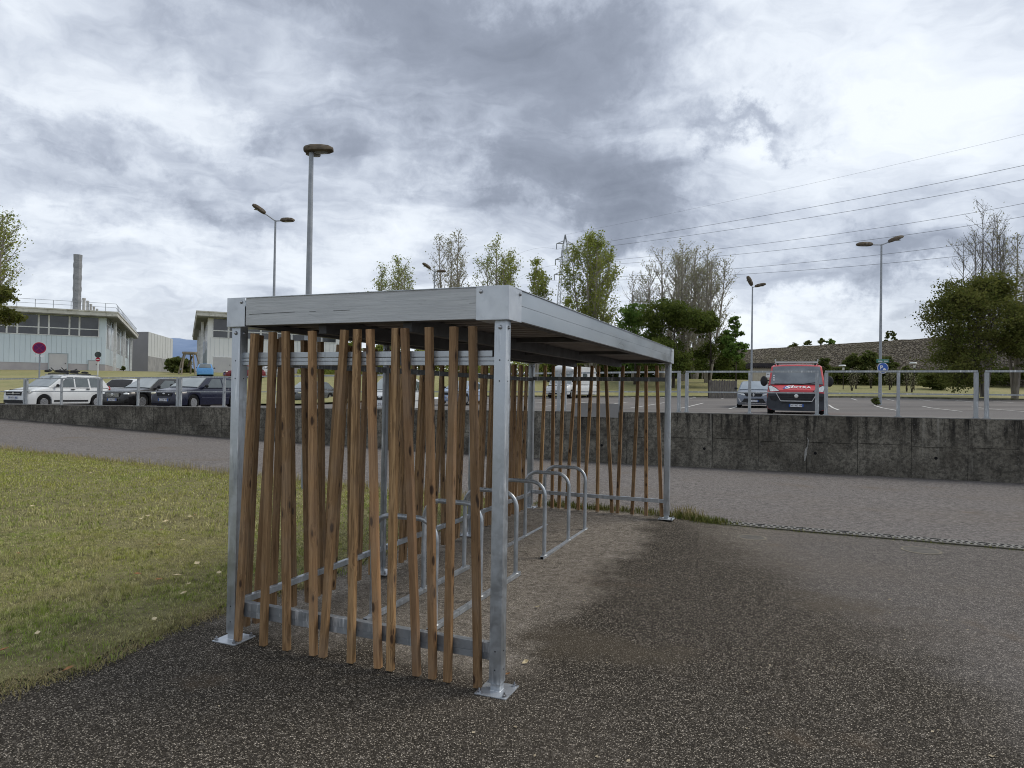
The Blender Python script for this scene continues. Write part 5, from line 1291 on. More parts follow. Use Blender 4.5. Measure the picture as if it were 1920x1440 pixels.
# bushes and hedges
def bush(label, px, pt_, pb_, d, wpx, leafm, seed, dens=.9, name='bush', leaf=.22, group=None):
    q = at(px, pb_, d); w = wpx*d/1292; q.z = up_z(q.x, min(q.y, 145)) if name == 'bush' else q.z; h = max(.5, at(px, pt_, d).z-q.z)
    return make_tree('bush', label, q, h, w, h*.02, 'round', leafm, seed, leaf=leaf, dens=dens, barkm=M_BARKD, group=group, trunk_r=.05)
bush('dense dark bush on the grass in front of the noise wall', 1752, 699, 717, 78, 50, L_BUSH, 101, .8)
bush('grey green bush left of the timber frame', 333, 672, 699, 88, 44, L_BUSH, 102, .9)
bush('smaller grey green bush right beneath the timber frame', 352, 684, 699, 90, 26, L_BUSH, 103, .5)
bush('scraggy weed bush by the corner column of the blue building', 230, 687, 699, 92, 9, L_BUSH, 104, .2, leaf=.14)
hg = 'hedge bushes along the foot of the noise wall'
for i, (px, pt_, w_, dn) in enumerate(((1545, 668, 36, .6), (1600, 664, 50, .9), (1632, 662, 50, .9), (1662, 668, 36, .6), (1700, 690, 40, .5), (1800, 688, 60, .6), (1570, 690, 40, .5), (1850, 690, 60, .6), (1895, 690, 60, .6))):
    bush(['rounded dark hedge bush just right of the red van', 'tall dark hedge bush left of the blue parking sign', 'tallest hedge bush close to the blue parking sign', 'dark hedge bush hidden behind the sign post', 'low hedge bush right of the sign post', 'low hedge bush right of the dense dark bush', 'low hedge bush behind the van mirror', 'low hedge bush under the large maple', 'low hedge bush at the right photo edge'][i], px, pt_, 712, 84, w_, L_BUSH, 110+i, dn, group=hg)
for i, (px, pt_, pb_, w_, d) in enumerate(((1490, 643, 652, 26, 122), (1515, 640, 650, 26, 120), (1540, 634, 648, 22, 118), (1556, 637, 648, 22, 117), (1664, 623, 642, 12, 108), (1675, 622, 641, 14, 107))):
    q = at(px, pb_, d+3); w = w_*d/1292; h = at(px, pt_, d+3).z-q.z
    q2 = Vector((q.x, q.y, q.z-7)); t = make_tree('bush', ['leftmost low bush topping the noise wall', 'second low bush topping the noise wall', 'pointed small conifer topping the noise wall', 'pale feathery bush topping the noise wall', 'left sapling above the wall beside the right lamp', 'right sapling above the wall beside the right lamp'][i], q2, h+7, w, 5.5, 'round', L_BUSH if i != 3 else L_FRESH, 130+i, leaf=.20, dens=.35, barkm=M_BARKD, group='greenery growing above the noise wall', trunk_r=.08)
for i, (px, d) in enumerate(((1598, 74), (1606, 77), (1633, 78), (1668, 76), (1672, 80), (1700, 74), (1709, 73))):
    q = at(px, 725, d); q.z = up_z(q.x, q.y)
    make_tree('sapling', ['first', 'second', 'third', 'fourth', 'fifth', 'sixth', 'seventh'][i]+' bare dark sapling counted from the red van on the grass bank', q, 1.9+.3*(i % 3), 1.0, .5, 'fast', L_SPARSE, 150+i, leaf=.09, dens=.2, barkm=M_BARKD, group='bare saplings on the grass bank', trunk_r=.06)
bush('ragged weed clump at the base of the right hand lamp', 1641, 754, 762, 44.4, 12, L_BUSH, 170, .15, leaf=.07)
# small path lights on the bank
for i, (px, py) in enumerate(((1581, 684), (1714, 679))):
    q = at(px, 720, 76); q.z = up_z(q.x, q.y); hz_ = at(px, py, 76).z-q.z
    t = empty('path_light', q, 0, ['small white capped path light behind the van mirror', 'small white capped path light left of the dense dark bush'][i], 'lamp', 'low path lights on the bank')
    b = MB(); b.tube([(0, 0, -.1), (0, 0, hz_-.35)], .05, 8); b.build('pole', M_BARKD, t)
    b = MB(); b.lathe([(.10, hz_-.6), (.12, hz_-.3)], 10); b.build('lantern', M_SWHITE, t); b = MB(); b.lathe([(.40, hz_-.15), (.30, hz_)], 12, None, (-.12, 0, 0)); b.build('cap', M_SWHITE, t)

# ------------------------------------------------------------------ vehicles
def paint(name, c, metal=.0, rough=.28): 
    return pmat('paint_'+name, c, tuple(v*.93 for v in c), 1.2, rough, metal, coat=.3, spec=.35)
M_TYRE = pmat('tyre_rubber', (.010, .010, .011), (.016, .016, .016), 9, .85); M_RIM = pmat('alloy_rim', (.42, .43, .45), None, 8, .3, .8)
M_CGL = pmat('car_window', (.055, .070, .075), (.09, .11, .115), 1.3, .08, 0, spec=.8); M_WSC = pmat('windscreen', (.19, .22, .23), (.28, .31, .32), 1.1, .06, 0, spec=.9)
M_BLK = pmat('black_plastic', (.022, .023, .025), (.032, .033, .035), 8, .5); M_GRYP = pmat('grey_plastic', (.040, .044, .052), (.052, .056, .064), 5, .55)
M_CHR = pmat('chrome_trim', (.62, .63, .65), None, 5, .18, .9); M_HL = pmat('headlamp_lens', (.55, .58, .58), (.75, .77, .76), 14, .15, .2); M_TL = pmat('tail_lamp', (.35, .02, .02), None, 9, .25)
M_PLATE = pmat('plate_white', (.62, .63, .66), None, 3, .5); M_PLB = pmat('plate_blue', (.03, .10, .36), None, 3, .5); M_INK = pmat('plate_ink', (.02, .02, .025), None, 3, .6)
def vehicle(name, label, loc, head, P, pm, group=None):
    """local frame: x=0 at the nose, +x toward the tail, z up; head = world direction angle of the nose"""
    L, W_, H = P['L'], P['W'], P['H']; gc = P.get('gc', .19); wr = P.get('wr', .32); xw = P['xw']
    t = empty(name, loc, head+math.pi, label, P.get('cat', 'car'), group)
    top = P['top']; ra = wr+.07
    sx_ = sorted(set([round(v, 3) for v in np.linspace(0, L, 44)]+[round(p[0], 3) for p in top]+[round(x+ra*math.cos(a), 3) for x in xw for a in np.linspace(0, math.pi, 11)]))
    def plan(x):
        a = P.get('nose', .42); f = 1.0
        if x < a: f = 1-(P.get('nr', .20))*(1-math.sqrt(max(0, 1-((a-x)/a)**2)))
        e = L-x
        if e < .3: f = min(f, 1-.14*(1-math.sqrt(max(0, 1-((.3-e)/.3)**2))))
        return f*W_/2
    def ztop(x): return float(np.interp(x, [p[0] for p in top], [p[1] for p in top]))
    vs = []; 
    for x in sx_:
        hw = plan(x); zt = ztop(x); zb_ = gc+(.10 if x < .12 or x > L-.12 else 0)
        for w in xw:
            if abs(x-w) < ra: zb_ = max(zb_, wr+math.sqrt(max(0, ra*ra-(x-w)**2)))
        for u, v in ((0, 0), (.90, 0), (1.0-.02, .06), (1.0, .35), (.995, .62), (.965, .86), (.90, .965), (.62, 1.0), (0, 1.0)):
            vs.append((x, hw*u, lerp(zb_, zt, v)+(.02*(1-u) if v == 1 else 0)))
    n = 9; fs = []; full = []
    for i in range(len(sx_)):
        row = vs[i*n:(i+1)*n]; full += row+[(p[0], -p[1], p[2]) for p in row[::-1][1:-1]]
    m = 2*n-2; fs = [(i*m+k, i*m+(k+1) % m, (i+1)*m+(k+1) % m, (i+1)*m+k) for i in range(len(sx_)-1) for k in range(m)]
    fs += [tuple(range(m)), tuple(range((len(sx_)-1)*m, len(sx_)*m))]
    b = MB(); b.quadmesh(full, fs); body = b.build('body', pm, t, smooth=True, sharp=32)
    # greenhouse
    xa, xb_, xc, xd = P['gh']; zr = H; bw = W_/2*P.get('bw', .93); sl = P.get('sl', .30)
    gs = [xa, (xa+xb_)/2, xb_-.05, xb_+.12]+list(np.linspace(xb_+.4, xc-.3, 5))+[xc-.1, xc+.05, (xc+xd)/2, xd]
    rp = P.get('roof', [(xa, 0), (xb_-.04, .955), (xb_+.14, .985), ((xb_+xc)/2, 1.0), (xc-.1, .97), (xc+.05, .93), (xd, 0)])
    def zbelt(x): return ztop(min(max(x, xa), xd))-.03
    def zroof(x): f = float(np.interp(x, [p[0] for p in rp], [p[1] for p in rp])); zb_ = zbelt(x); return zb_+(zr-zb_)*f+.004
    full = []
    for x in gs:
        zb_, z = zbelt(x), zroof(x); hT = bw-(z-zb_)*sl; k = min(1, (z-zb_)/.3)
        row = [(x, bw, zb_), (x, hT+.012*k, z-.05*k), (x, hT-.05*k, z-.008*k), (x, hT*.5, z+.015*k), (x, 0, z+.022*k)]
        full += row+[(p[0], -p[1], p[2]) for p in row[::-1][1:]]
    m = 9; fs = [(i*m+k, i*m+k+1, (i+1)*m+k+1, (i+1)*m+k) for i in range(len(gs)-1) for k in range(m-1)]
    b = MB(); b.quadmesh(full, fs); b.build('cabin', pm, t, smooth=True, sharp=28)
    def side_pt(x, z, s): return (x, s*(bw-(z-zbelt(x))*sl+.006+.006), z)
    for s in (-1, 1):
        for q in P['win']:
            b = MB(); vs = []
            for x, f in q: zb_ = zbelt(x)+.03; zt_w = zr-.10; vs.append(side_pt(x, lerp(zb_, zt_w, f), s))
            vo = [Vector(v) for v in vs]; vi = [v-Vector((0, s*.03, 0)) for v in vo]; k = len(vo)
            b.quadmesh(vo+vi, [tuple(range(k)), tuple(range(2*k-1, k-1, -1))]+[(i, (i+1) % k, (i+1) % k+k, i+k) for i in range(k)]); b.build('side_window', P.get('gl', M_CGL), t)
    def screen(x0, x1, nm, mat, ins=.07, rear=False):
        b = MB(); rows = []
        for u in (.06, .5, .93):
            x = lerp(x0, x1, u); z = zroof(x); zb_ = zbelt(x); hT = bw-(z-zb_)*sl-ins
            rows.append([(x+(.03 if rear else -.03), hT*w, z+.022+.022*(1-w*w)) for w in (-1, -.6, 0, .6, 1)])
        vo = [Vector(p) for r_ in rows for p in r_]; vi = [v+Vector((.03 if not rear else -.03, 0, -.05)) for v in vo]
        F_ = [(r_*5+k, r_*5+k+1, r_*5+6+k, r_*5+5+k) for r_ in range(2) for k in range(4)]
        bd = [0, 1, 2, 3, 4, 9, 14, 13, 12, 11, 10, 5]
        b.quadmesh(vo+vi, F_+[tuple(i+15 for i in f) for f in F_]+[(bd[i], bd[(i+1) % 12], bd[(i+1) % 12]+15, bd[i]+15) for i in range(12)])
        return b.build(nm, mat, t, smooth=True, sharp=50)
    screen(xa, xb_-.04, 'windscreen', P.get('ws', M_WSC)); screen(xd, xc+.05, 'rear_window', P.get('rw', M_CGL), .12, True)
    # arches liner
    b = MB(); b.bx(.25, L-.25, -W_/2+.24, W_/2-.24, gc+.02, ztop(L/2)-.15)
    for x in xw: b.bx(x-ra-.02, x+ra+.02, -W_/2+.07, W_/2-.07, gc+.2, min(ztop(x)-.06, wr+ra+.03))
    b.build('underbody', M_BLK, t)
    for x in xw:
        for s in (-1, 1):
            c = (x, s*(W_/2-.115), wr); Mx = Matrix.Rotation(R_(90), 3, 'X')
            b = MB(); b.lathe([(wr*.62, -.10), (wr*.95, -.105), (wr, -.07), (wr, .07), (wr*.95, .105), (wr*.62, .10)], 24, Mx, c); ty = b.build('tyre', M_TYRE, t, smooth=True, sharp=40)
            b = MB(); yo = s*.085
            b.lathe([(wr*.62, -.008), (wr*.66, 0), (wr*.62, .008)], 24, Mx, (x, c[1]+yo*1.1, wr)); b.lathe([(wr*.16, -.02), (wr*.16, .02)], 12, Mx, (x, c[1]+yo, wr))
            ns = P.get('sp', 5)
            for k in range(ns):
                a = 2*math.pi*k/ns+.3; b.box((x+math.cos(a)*wr*.36, c[1]+yo, wr+math.sin(a)*wr*.36), (wr*.56, .02, wr*(.13 if ns < 8 else .07)), Matrix.Rotation(-a, 3, 'Y'))
            b.build('rim', M_RIM, ty)
    # mirrors
    for s in (-1, 1):
        b = MB(); mx, mz, ms = P.get('mir', (xa+.35, zbelt(xa+.35)+.10, .10)); b.ell((mx, s*(W_/2+.06+ms*.2), mz), (ms*.55, ms*.95, ms*.75), 10, 6); b.bar((mx+.03, s*(W_/2-.06), mz-.04), (mx+.02, s*(W_/2+.08), mz-.01), .04, .04); b.build('mirror', P.get('mm', M_BLK), t, smooth=True)
    # plate
    def plate(x, z, txt, s, w=.52):
        b = MB(); b.bx(min(x, x-.012*s), max(x, x-.012*s), -w/2, w/2, z-.055, z+.055); p = b.build('number_plate', M_PLATE, t)
        b = MB(); e = x-.0125*s
        for y0, y1 in ((-w/2, -w/2+.045), (w/2-.045, w/2)): b.bx(min(e, e-.002*s), max(e, e-.002*s), y0, y1, z-.055, z+.055)
        b.build('plate_band', M_PLB, p)
        M = Matrix(((0, 0, -s, x-.0135*s), (-s, 0, 0, 0), (0, 1, 0, z), (0, 0, 0, 1)))
        text_mesh('plate_number', txt, .105, M_INK, p, M, .001, sx=.9)
    if P.get('plate'): plate(P['plate'][0], P['plate'][1], P['plate'][2], 1)
    for nm, mat, shapes in P.get('extra', []):
        for shp in shapes:
            b = MB()
            for kind, a in shp:
                if kind == 'box': b.bx(*a)
                elif kind == 'ell': b.ell(*a)
                elif kind == 'poly':     # polygon (y,z) on a yz plane between x0,x1
                    poly, x0, x1 = a; k = len(poly); vv = [(x0(y, z) if callable(x0) else x0, y, z) for y, z in poly]; vb = [((x0(y, z) if callable(x0) else x0)+x1, y, z) for y, z in poly]
                    b.quadmesh(vv+vb, [tuple(range(k)), tuple(range(2*k-1, k-1, -1))]+[(i, (i+1) % k, (i+1) % k+k, i+k) for i in range(k)])
                elif kind == 'bar': b.bar(*a)
                elif kind == 'lathe': b.lathe(*a)
            b.build(nm, mat, t, smooth=(shp[0][0] == 'ell'))
    return t
def mir2(shapes):      # mirror boxes/ellipsoids/polys across y
    out = []
    for kind, a in shapes:
        if kind == 'box': out.append((kind, (a[0], a[1], -a[3], -a[2], a[4], a[5])))
        elif kind == 'ell': out.append((kind, ((a[0][0], -a[0][1], a[0][2]),)+tuple(a[1:])))
        elif kind == 'poly': out.append((kind, ([(-y, z) for y, z in a[0]], a[1], a[2])))
        elif kind == 'bar': out.append((kind, ((a[0][0], -a[0][1], a[0][2]), (a[1][0], -a[1][1], a[1][2]))+tuple(a[2:])))
    return out
def both(s): return [s, mir2(s)]
def place(px, d, rel=None):
    q = at(px, 740, d); q.z = up_z(q.x, q.y) if rel is None else EYE+rel; return q
HD = math.atan2(-EY.y, -EY.x)            # bays face the wall

# white estate with roof bars
Pm = dict(L=4.50, W=1.76, H=1.66, wr=.315, xw=(.86, 3.67), gc=.2, sp=7, nose=.6, nr=.28,
    top=[(0, .52), (.03, .74), (.16, .86), (.95, 1.02), (1.25, 1.06), (4.2, 1.06), (4.42, 1.02), (4.5, .75)], gh=(1.10, 1.98, 3.95, 4.40), bw=.955, sl=.22,
    roof=[(1.10, 0), (1.94, .93), (2.2, .985), (2.9, 1.0), (3.7, .96), (4.05, .88), (4.40, 0)],
    win=[[(1.52, 0), (2.42, 0), (2.42, 1), (2.10, 1)], [(2.50, 0), (3.22, 0), (3.18, .98), (2.50, 1)], [(3.32, 0), (4.02, .0), (3.84, .86), (3.28, .95)]],
    plate=(-.035, .53, 'EX 879 LD'),
    extra=[('headlamp', M_HL, both([('ell', ((.22, .70, .80), (.20, .15, .075), 12, 8))])),
           ('grille', M_BLK, [[('box', (-.012, .06, -.50, .50, .64, .80))], [('box', (-.03, .1, -.62, .62, .27, .42))]]),
           ('grille_bar', M_CHR, [[('box', (-.02, -.013, -.44, .44, .715, .735))], [('poly', ([(-.06, .69), (.06, .69), (.05, .77), (-.05, .77)], -.03, .008))]]),
           ('side_trim', M_BLK, both([('box', (1.35, 3.15, .86, .893, .34, .42))])),
           ('door_handle', M_BLK, both([('box', (2.22, 2.42, .862, .90, .93, .965))])+both([('box', (3.05, 3.25, .862, .90, .95, .985))])),
           ('tail_lamp', M_TL, both([('ell', ((4.42, .74, .98), (.10, .10, .16), 8, 6))])),
           ('roof_rail', M_GALV_D, both([('box', (2.0, 3.9, .62, .66, 1.655, 1.70))]))])
def nose_from_wheel(px, d, P, hd, rel):
    ax = Vector((math.cos(hd+math.pi), math.sin(hd+math.pi), 0)); ay = Vector((-ax.y, ax.x, 0)); w = at(px, 740, d); w.z = EYE+rel
    return w-ax*P['xw'][0]+ay*(P['W']/2-.1)
hd = HD+R_(3); nose = nose_from_wheel(81, 33, Pm, hd, -1.18); q = nose
car1 = vehicle('parked_car', 'white estate car with bicycle carriers on its roof, leftmost in the row', (nose.x, nose.y, q.z), hd, Pm, paint('white', (.62, .64, .65)), 'cars parked behind the wall')
t = empty('roof_rack', (nose.x, nose.y, q.z), hd+math.pi, 'pair of black bicycle carriers on the roof of the white estate car', 'roof rack')
for yy in (-.42, .30):
    b = MB(); b.bar((1.7, yy, 1.80), (3.5, yy, 1.76), .07, .03); b.bar((1.75, yy, 1.81), (2.0, yy+.02, 1.92), .05, .05); b.bar((2.5, yy, 1.79), (2.9, yy+.05, 1.98), .04, .04); b.ell((1.9, yy, 1.86), (.22, .06, .05), 8, 5); b.ell((2.75, yy, 1.86), (.30, .07, .06), 8, 5); b.ell((3.3, yy, 1.82), (.22, .06, .05), 8, 5)
    b.bar((2.3, yy, 1.78), (2.05, yy+.04, 2.02), .03, .03); b.build('carrier', M_BLK, t)
for xx in (2.2, 3.4): b = MB(); b.bx(xx-.03, xx+.03, -.68, .68, 1.70, 1.74); b.build('cross_bar', M_BLK, t)

# black saloon
Pb = dict(L=4.55, W=1.74, H=1.41, wr=.325, xw=(.82, 3.55), sp=5, nose=.55, nr=.26, gc=.17,
    top=[(0, .48), (.03, .62), (.12, .74), (.6, .84), (1.3, .93), (1.6, .94), (4.1, .96), (4.45, .92), (4.55, .6)], gh=(1.30, 2.15, 3.2, 4.15), bw=.93, sl=.42,
    win=[[(1.75, 0), (2.85, 0), (2.85, .98), (2.3, 1)], [(2.93, 0), (3.75, 0), (3.3, .8), (2.93, .97)]], plate=(-.035, .40, 'CL 857 MP'),
    extra=[('headlamp', M_HL, both([('ell', ((.16, .64, .66), (.16, .14, .065), 12, 8))])),
           ('grille', M_BLK, [[('box', (-.012, .08, -.36, .36, .54, .70))]]),
           ('grille_bar', M_CHR, [[('box', (-.022, -.0125, -.36, .36, z, z+.016))] for z in (.545, .585, .625, .665)]+[[('lathe', ([(.075, 0), (.075, .012), (.05, .014)], 16, Matrix.Rotation(R_(-90), 3, 'Y'), (-.022, 0, .62)))]]),
           ('bumper_trim', M_CHR, both([('bar', ((.0, .30, .47), (.10, .74, .48), .012, .02))])),
           ('fog_lamp', M_HL, both([('ell', ((.10, .62, .33), (.05, .08, .04), 8, 6))]))])
def nose_at(px, d, rel): q = at(px, 740, d); return Vector((q.x, q.y, EYE+rel))
vehicle('parked_car', 'black saloon car with a chrome barred grille, second from the left in the row', nose_from_wheel(265, 31.3, Pb, HD+R_(5), -1.04), HD+R_(5), Pb, paint('black', (.010, .0095, .0105)), 'cars parked behind the wall')
# navy hatchback
Pn = dict(L=4.25, W=1.72, H=1.46, wr=.305, xw=(.80, 3.40), sp=10, nose=.55, nr=.26, gc=.17,
    top=[(0, .50), (.03, .64), (.12, .76), (.6, .88), (1.15, .96), (3.9, .98), (4.18, .92), (4.25, .6)], gh=(1.10, 1.95, 3.35, 4.05), bw=.94, sl=.34,
    win=[[(1.58, 0), (2.62, 0), (2.62, .99), (2.08, 1)], [(2.70, 0), (3.62, 0), (3.35, .85), (2.70, .99)]], plate=(-.035, .42, 'AG 278 WM'),
    extra=[('headlamp', pmat('cream_lens', (.60, .58, .44), (.72, .70, .56), 12, .25), both([('ell', ((.15, .62, .69), (.15, .15, .085), 12, 8))])),
           ('grille', M_BLK, [[('box', (-.012, .08, -.36, .36, .58, .72))]]),
           ('badge', M_CHR, [[('ell', ((-.02, 0, .68), (.012, .07, .04), 12, 6))], [('ell', ((-.02, -.26, .64), (.012, .03, .03), 8, 6))]]),
           ('side_trim', pmat('navy_trim', (.04, .045, .075), None, 3, .4), both([('box', (1.25, 3.0, .84, .866, .52, .545))])),
           ('side_repeater', M_CHR, both([('ell', ((1.16, .857, .76), (.03, .012, .022), 8, 6))]))])
vehicle('parked_car', 'navy hatchback with cream headlamps in the row beside the near left post', nose_from_wheel(361, 29.8, Pn, HD+R_(6), -1.00), HD+R_(6), Pn, paint('navy', (.005, .007, .024)), 'cars parked behind the wall')
# white crossover seen from behind, beyond the black saloon: nose points away
Pc = dict(L=4.4, W=1.80, H=1.56, wr=.34, xw=(.85, 3.52), gc=.22, nose=.5, nr=.2,
    top=[(0, .60), (.03, .80), (.2, .93), (1.2, 1.05), (4.1, 1.12), (4.34, 1.06), (4.4, .7)], gh=(1.10, 1.95, 3.55, 4.30), bw=.94, sl=.34,
    win=[[(1.55, 0), (2.62, 0), (2.62, .99), (2.08, 1)], [(2.70, 0), (3.55, .1), (3.5, .80), (2.70, .99)]], rw=M_BLK,
    extra=[('tail_lamp', M_BLK, both([('ell', ((4.33, .66, 1.0), (.10, .22, .05), 12, 6))])), ('rear_badge', M_CHR, [[('ell', ((4.42, 0, .90), (.012, .06, .05), 10, 6))]])])
hdc = R_(88); nn_ = at(214, 740, 37.5); nz = Vector((nn_.x, nn_.y, 0))+Vector((math.cos(hdc), math.sin(hdc), 0))*4.4
vehicle('parked_car', 'white crossover seen from behind, between the white estate and the black saloon', (nz.x, nz.y, EYE-1.20), hdc, Pc, paint('white', (.62, .64, .65)), 'cars parked behind the wall')
# white hatchback and white van and blue hatch glimpsed through the slats
Pw = dict(Pn); Pw = {**Pn, 'H': 1.50, 'sp': 6}; Pw['plate'] = (-.035, .42, 'DV 412 KB')
vehicle('parked_car', 'white hatchback glimpsed through the front slats near their middle', nose_at(712, 27.5, -.99), HD+R_(14), Pw, paint('white', (.62, .64, .65)), 'cars parked behind the wall')
Pbl = {**Pn, 'sp': 6}; Pbl['plate'] = (-.035, .42, 'BR 350 TZ')
vehicle('parked_car', 'pale blue hatchback glimpsed behind the slats left of the near right post', nose_at(842, 42, -.83), HD+R_(4), Pbl, paint('silver_blue', (.30, .38, .52)), 'cars parked behind the wall')
vehicle('parked_car', 'dark hatchback partly hidden by the near left post and slats', nose_at(545, 46, -.98), HD+R_(4), {**Pn, 'plate': (-.035, .42, 'CF 190 NA')}, paint('grey', (.08, .085, .09)), 'cars parked behind the wall')
# distant cars by the white building
Ps = {**Pn}; Ps.pop('plate')
hdx = R_(112); a_ = at(384, 705, 78)
vehicle('parked_car', 'bright blue hatchback parked near the white building, seen from behind', (a_.x+math.cos(hdx)*4, a_.y+math.sin(hdx)*4, up_z(a_.x, a_.y)+.05), hdx, Ps, paint('sky_blue', (.10, .30, .62)), 'cars near the white building')
a_ = at(424, 708, 76)
vehicle('parked_car', 'dark red car parked by the white building door', (a_.x-.2, a_.y, up_z(a_.x, a_.y)), R_(215), Ps, paint('dark_red', (.16, .012, .018)), 'cars near the white building')
a_ = at(470, 700, 80)
vehicle('parked_car', 'white car parked before the white building, seen through the first slats', (a_.x, a_.y, up_z(a_.x, a_.y)), R_(200), Ps, paint('white', (.62, .64, .65)), 'cars near the white building')

# grey crossover beside the red van
Pg = dict(L=4.5, W=1.86, H=1.58, wr=.35, xw=(.9, 3.6), gc=.20, nose=.45, nr=.16, sp=5,
    top=[(0, .58), (.03, .82), (.12, .93), (.5, 1.0), (1.15, 1.07), (4.1, 1.12), (4.4, 1.05), (4.5, .7)], gh=(1.05, 1.85, 3.6, 4.35), bw=.93, sl=.33, ws=pmat('pale_windscreen', (.22, .26, .30), (.30, .34, .38), 1.2, .06, 0, spec=.9),
    win=[[(1.55, 0), (2.62, 0), (2.62, .99), (2.02, 1)], [(2.70, 0), (3.62, 0), (3.4, .85), (2.70, .99)]], plate=(-.045, .43, 'GT 533 XW'),
    extra=[('headlamp', M_HL, both([('poly', ([(.45, .80), (.84, .90), (.86, .84), (.50, .72)], lambda y, z: -.012+.16*max(0, abs(y)-.5)**1.6, .03))])),
           ('grille', M_BLK, [[('poly', ([(-.52, .86), (.52, .86), (.40, .68), (-.40, .68)], -.012, .05))], [('poly', ([(-.50, .56), (.50, .56), (.66, .32), (-.66, .32)], -.02, .08))]]),
           ('badge', M_CHR, [[('poly', ([(0, .88), (.06, .77), (0, .66), (-.06, .77)], -.028, .012))]]),
           ('bumper_trim', M_CHR, both([('bar', ((-.02, .70, .36), (-.01, .80, .56), .02, .05))])+[[('bar', ((-.028, -.68, .30), (-.028, .68, .30), .012, .03))]])])
gq = at(1413, 740, 39.2); vehicle('parked_car', 'grey crossover car facing the wall, partly hidden by the red van', (gq.x, gq.y, EYE-.735), R_(-110), Pg, paint('steel_grey', (.17, .19, .23), .3, .3), 'cars parked behind the wall')

# red van
M_RED = paint('red', (.46, .040, .048), 0, .35)
Pv = dict(L=5.4, W=2.14, H=2.07, cat='van', wr=.36, xw=(.95, 4.4), gc=.24, nose=.45, nr=.10, sp=5,
    top=[(0, .95), (.04, 1.02), (.5, 1.20), (.62, 1.22), (5.3, 1.30), (5.4, 1.2)], gh=(.60, 1.28, 4.9, 5.38), bw=.965, sl=.13, ws=pmat('van_windscreen', (.07, .085, .10), (.14, .16, .175), 1.5, .05, 0, spec=.9), mm=M_BLK,
    roof=[(.60, 0), (1.22, .90), (1.42, .975), (2.5, 1.0), (4.8, 1.0), (4.95, .96), (5.38, 0)],
    win=[[(1.0, 0), (1.95, 0), (1.95, .92), (1.45, .92)]], mir=(.72, 1.33, .01), plate=(-.075, .43, 'EW 963 HK'),
    extra=[('bumper', M_GRYP, [[('poly', ([(-1.02, .90), (-.62, .93), (.62, .93), (1.02, .90), (1.07, .55), (1.02, .30), (.8, .22), (-.8, .22), (-1.02, .30), (-1.07, .55)], lambda y, z: -.05+.10*max(0, abs(y)-.75), .35))],
                               ]),
           ('wheel_arch', M_GRYP, both([('box', (.45, .62, .98, 1.078, .35, .88))])+both([('box', (1.32, 1.5, .98, 1.078, .35, .7))])),
           ('grille', M_BLK, [[('poly', ([(-.66, .875), (.66, .875), (.52, .62), (-.52, .62)], -.062, .03))], [('box', (-.058, -.03, -.52, .52, .52, .585))]]+both([('poly', ([(.72, .80), (.98, .78), (.90, .62), (.70, .62)], lambda y, z: -.055+.10*max(0, abs(y)-.75), .02))])),
           ('grille_slat', M_GRYP, [[('box', (-.070, -.0625, -.58, .58, z, z+.012))] for z in (.69, .76, .83)]),
           ('grille_surround', pmat('silver_trim', (.55, .56, .57), None, 3, .35, .3), [[('bar', ((-.072, -.72, .895), (-.072, -.56, .60), .022, .035, (1, 0, 0))), ('bar', ((-.072, -.56, .60), (-.072, .56, .60), .022, .03)), ('bar', ((-.072, .56, .60), (-.072, .72, .895), .022, .035, (1, 0, 0)))]]),
           ('badge', M_CHR, [[('lathe', ([(.075, 0), (.075, .018), (.05, .02)], 20, Matrix.Rotation(R_(-90), 3, 'Y'), (-.064, 0, .79)))]]),
           ('headlamp', M_HL, both([('poly', ([(.62, .985), (.95, .965), (1.0, 1.17), (.92, 1.19), (.74, 1.09)], lambda y, z: -.03+.28*max(0, z-.96)+.16*max(0, abs(y)-.6), .06))])),
           ('lamp_shroud', M_BLK, both([('poly', ([(.59, .972), (.97, .95), (1.02, 1.19), (.92, 1.215), (.72, 1.11)], lambda y, z: -.018+.28*max(0, z-.96)+.16*max(0, abs(y)-.6), .05))])),
           ('wiper', M_BLK, [[('bar', ((.60, -.78, 1.35), (.615, -.25, 1.27), .02, .02)), ('bar', ((.60, -.25, 1.27), (.60, .80, 1.27), .025, .025))]]),
           ('door_mirror', M_BLK, both([('ell', ((.76, 1.20, 1.38), (.09, .14, .21), 12, 8))])+both([('bar', ((.80, 1.0, 1.40), (.78, 1.18, 1.42), .05, .05))])),
           ('tax_stickers', M_SWHITE, [[('box', (.685+.42*(z-1.38), .69+.42*(z-1.38), .80, .86, z, z+.05))] for z in (1.40, 1.49, 1.58)]),
           ])
vq = at(1493, 740, 26.6); vz = EYE-.79
VN = vehicle('red_van', 'red cab van with dark grey bumper and a ladder rack, facing the wall', (vq.x, vq.y, vz), R_(-112), Pv, M_RED)
# lettering on the bonnet: slanted S mark, person-like i, XTRA
def bonnet(y, z, lift=.02):
    # front bonnet slope from (x=.04,z=1.02) to (x=.5,z=1.20)
    x = .04+(z-1.02)*(.46/.18); return (x, y, z+lift)
sl_ = Vector((.46, 0, .18)).normalized()
def bonM(y, x, size=1): # local text frame: text X -> -Y of van? camera looks at nose from -x, so image right = -y ... 
    z = 1.02+(x-.04)*(.18/.46)
    X = Vector((0, -1, 0)); Yv = sl_; Z = X.cross(Yv)
    M = Matrix((X, Yv, Z)).transposed().to_4x4(); M.translation = Vector((x, y, z+.035)); return M
LX = .24
text_mesh('bonnet_lettering', 'XTRA', .30, M_SWHITE, VN, bonM(-.20, LX), .004, .1, sx=.82, bold=.004)
text_mesh('bonnet_initial', 'S', .42, M_SWHITE, VN, bonM(.34, LX), .004, .35, sx=1.0, bold=.014)
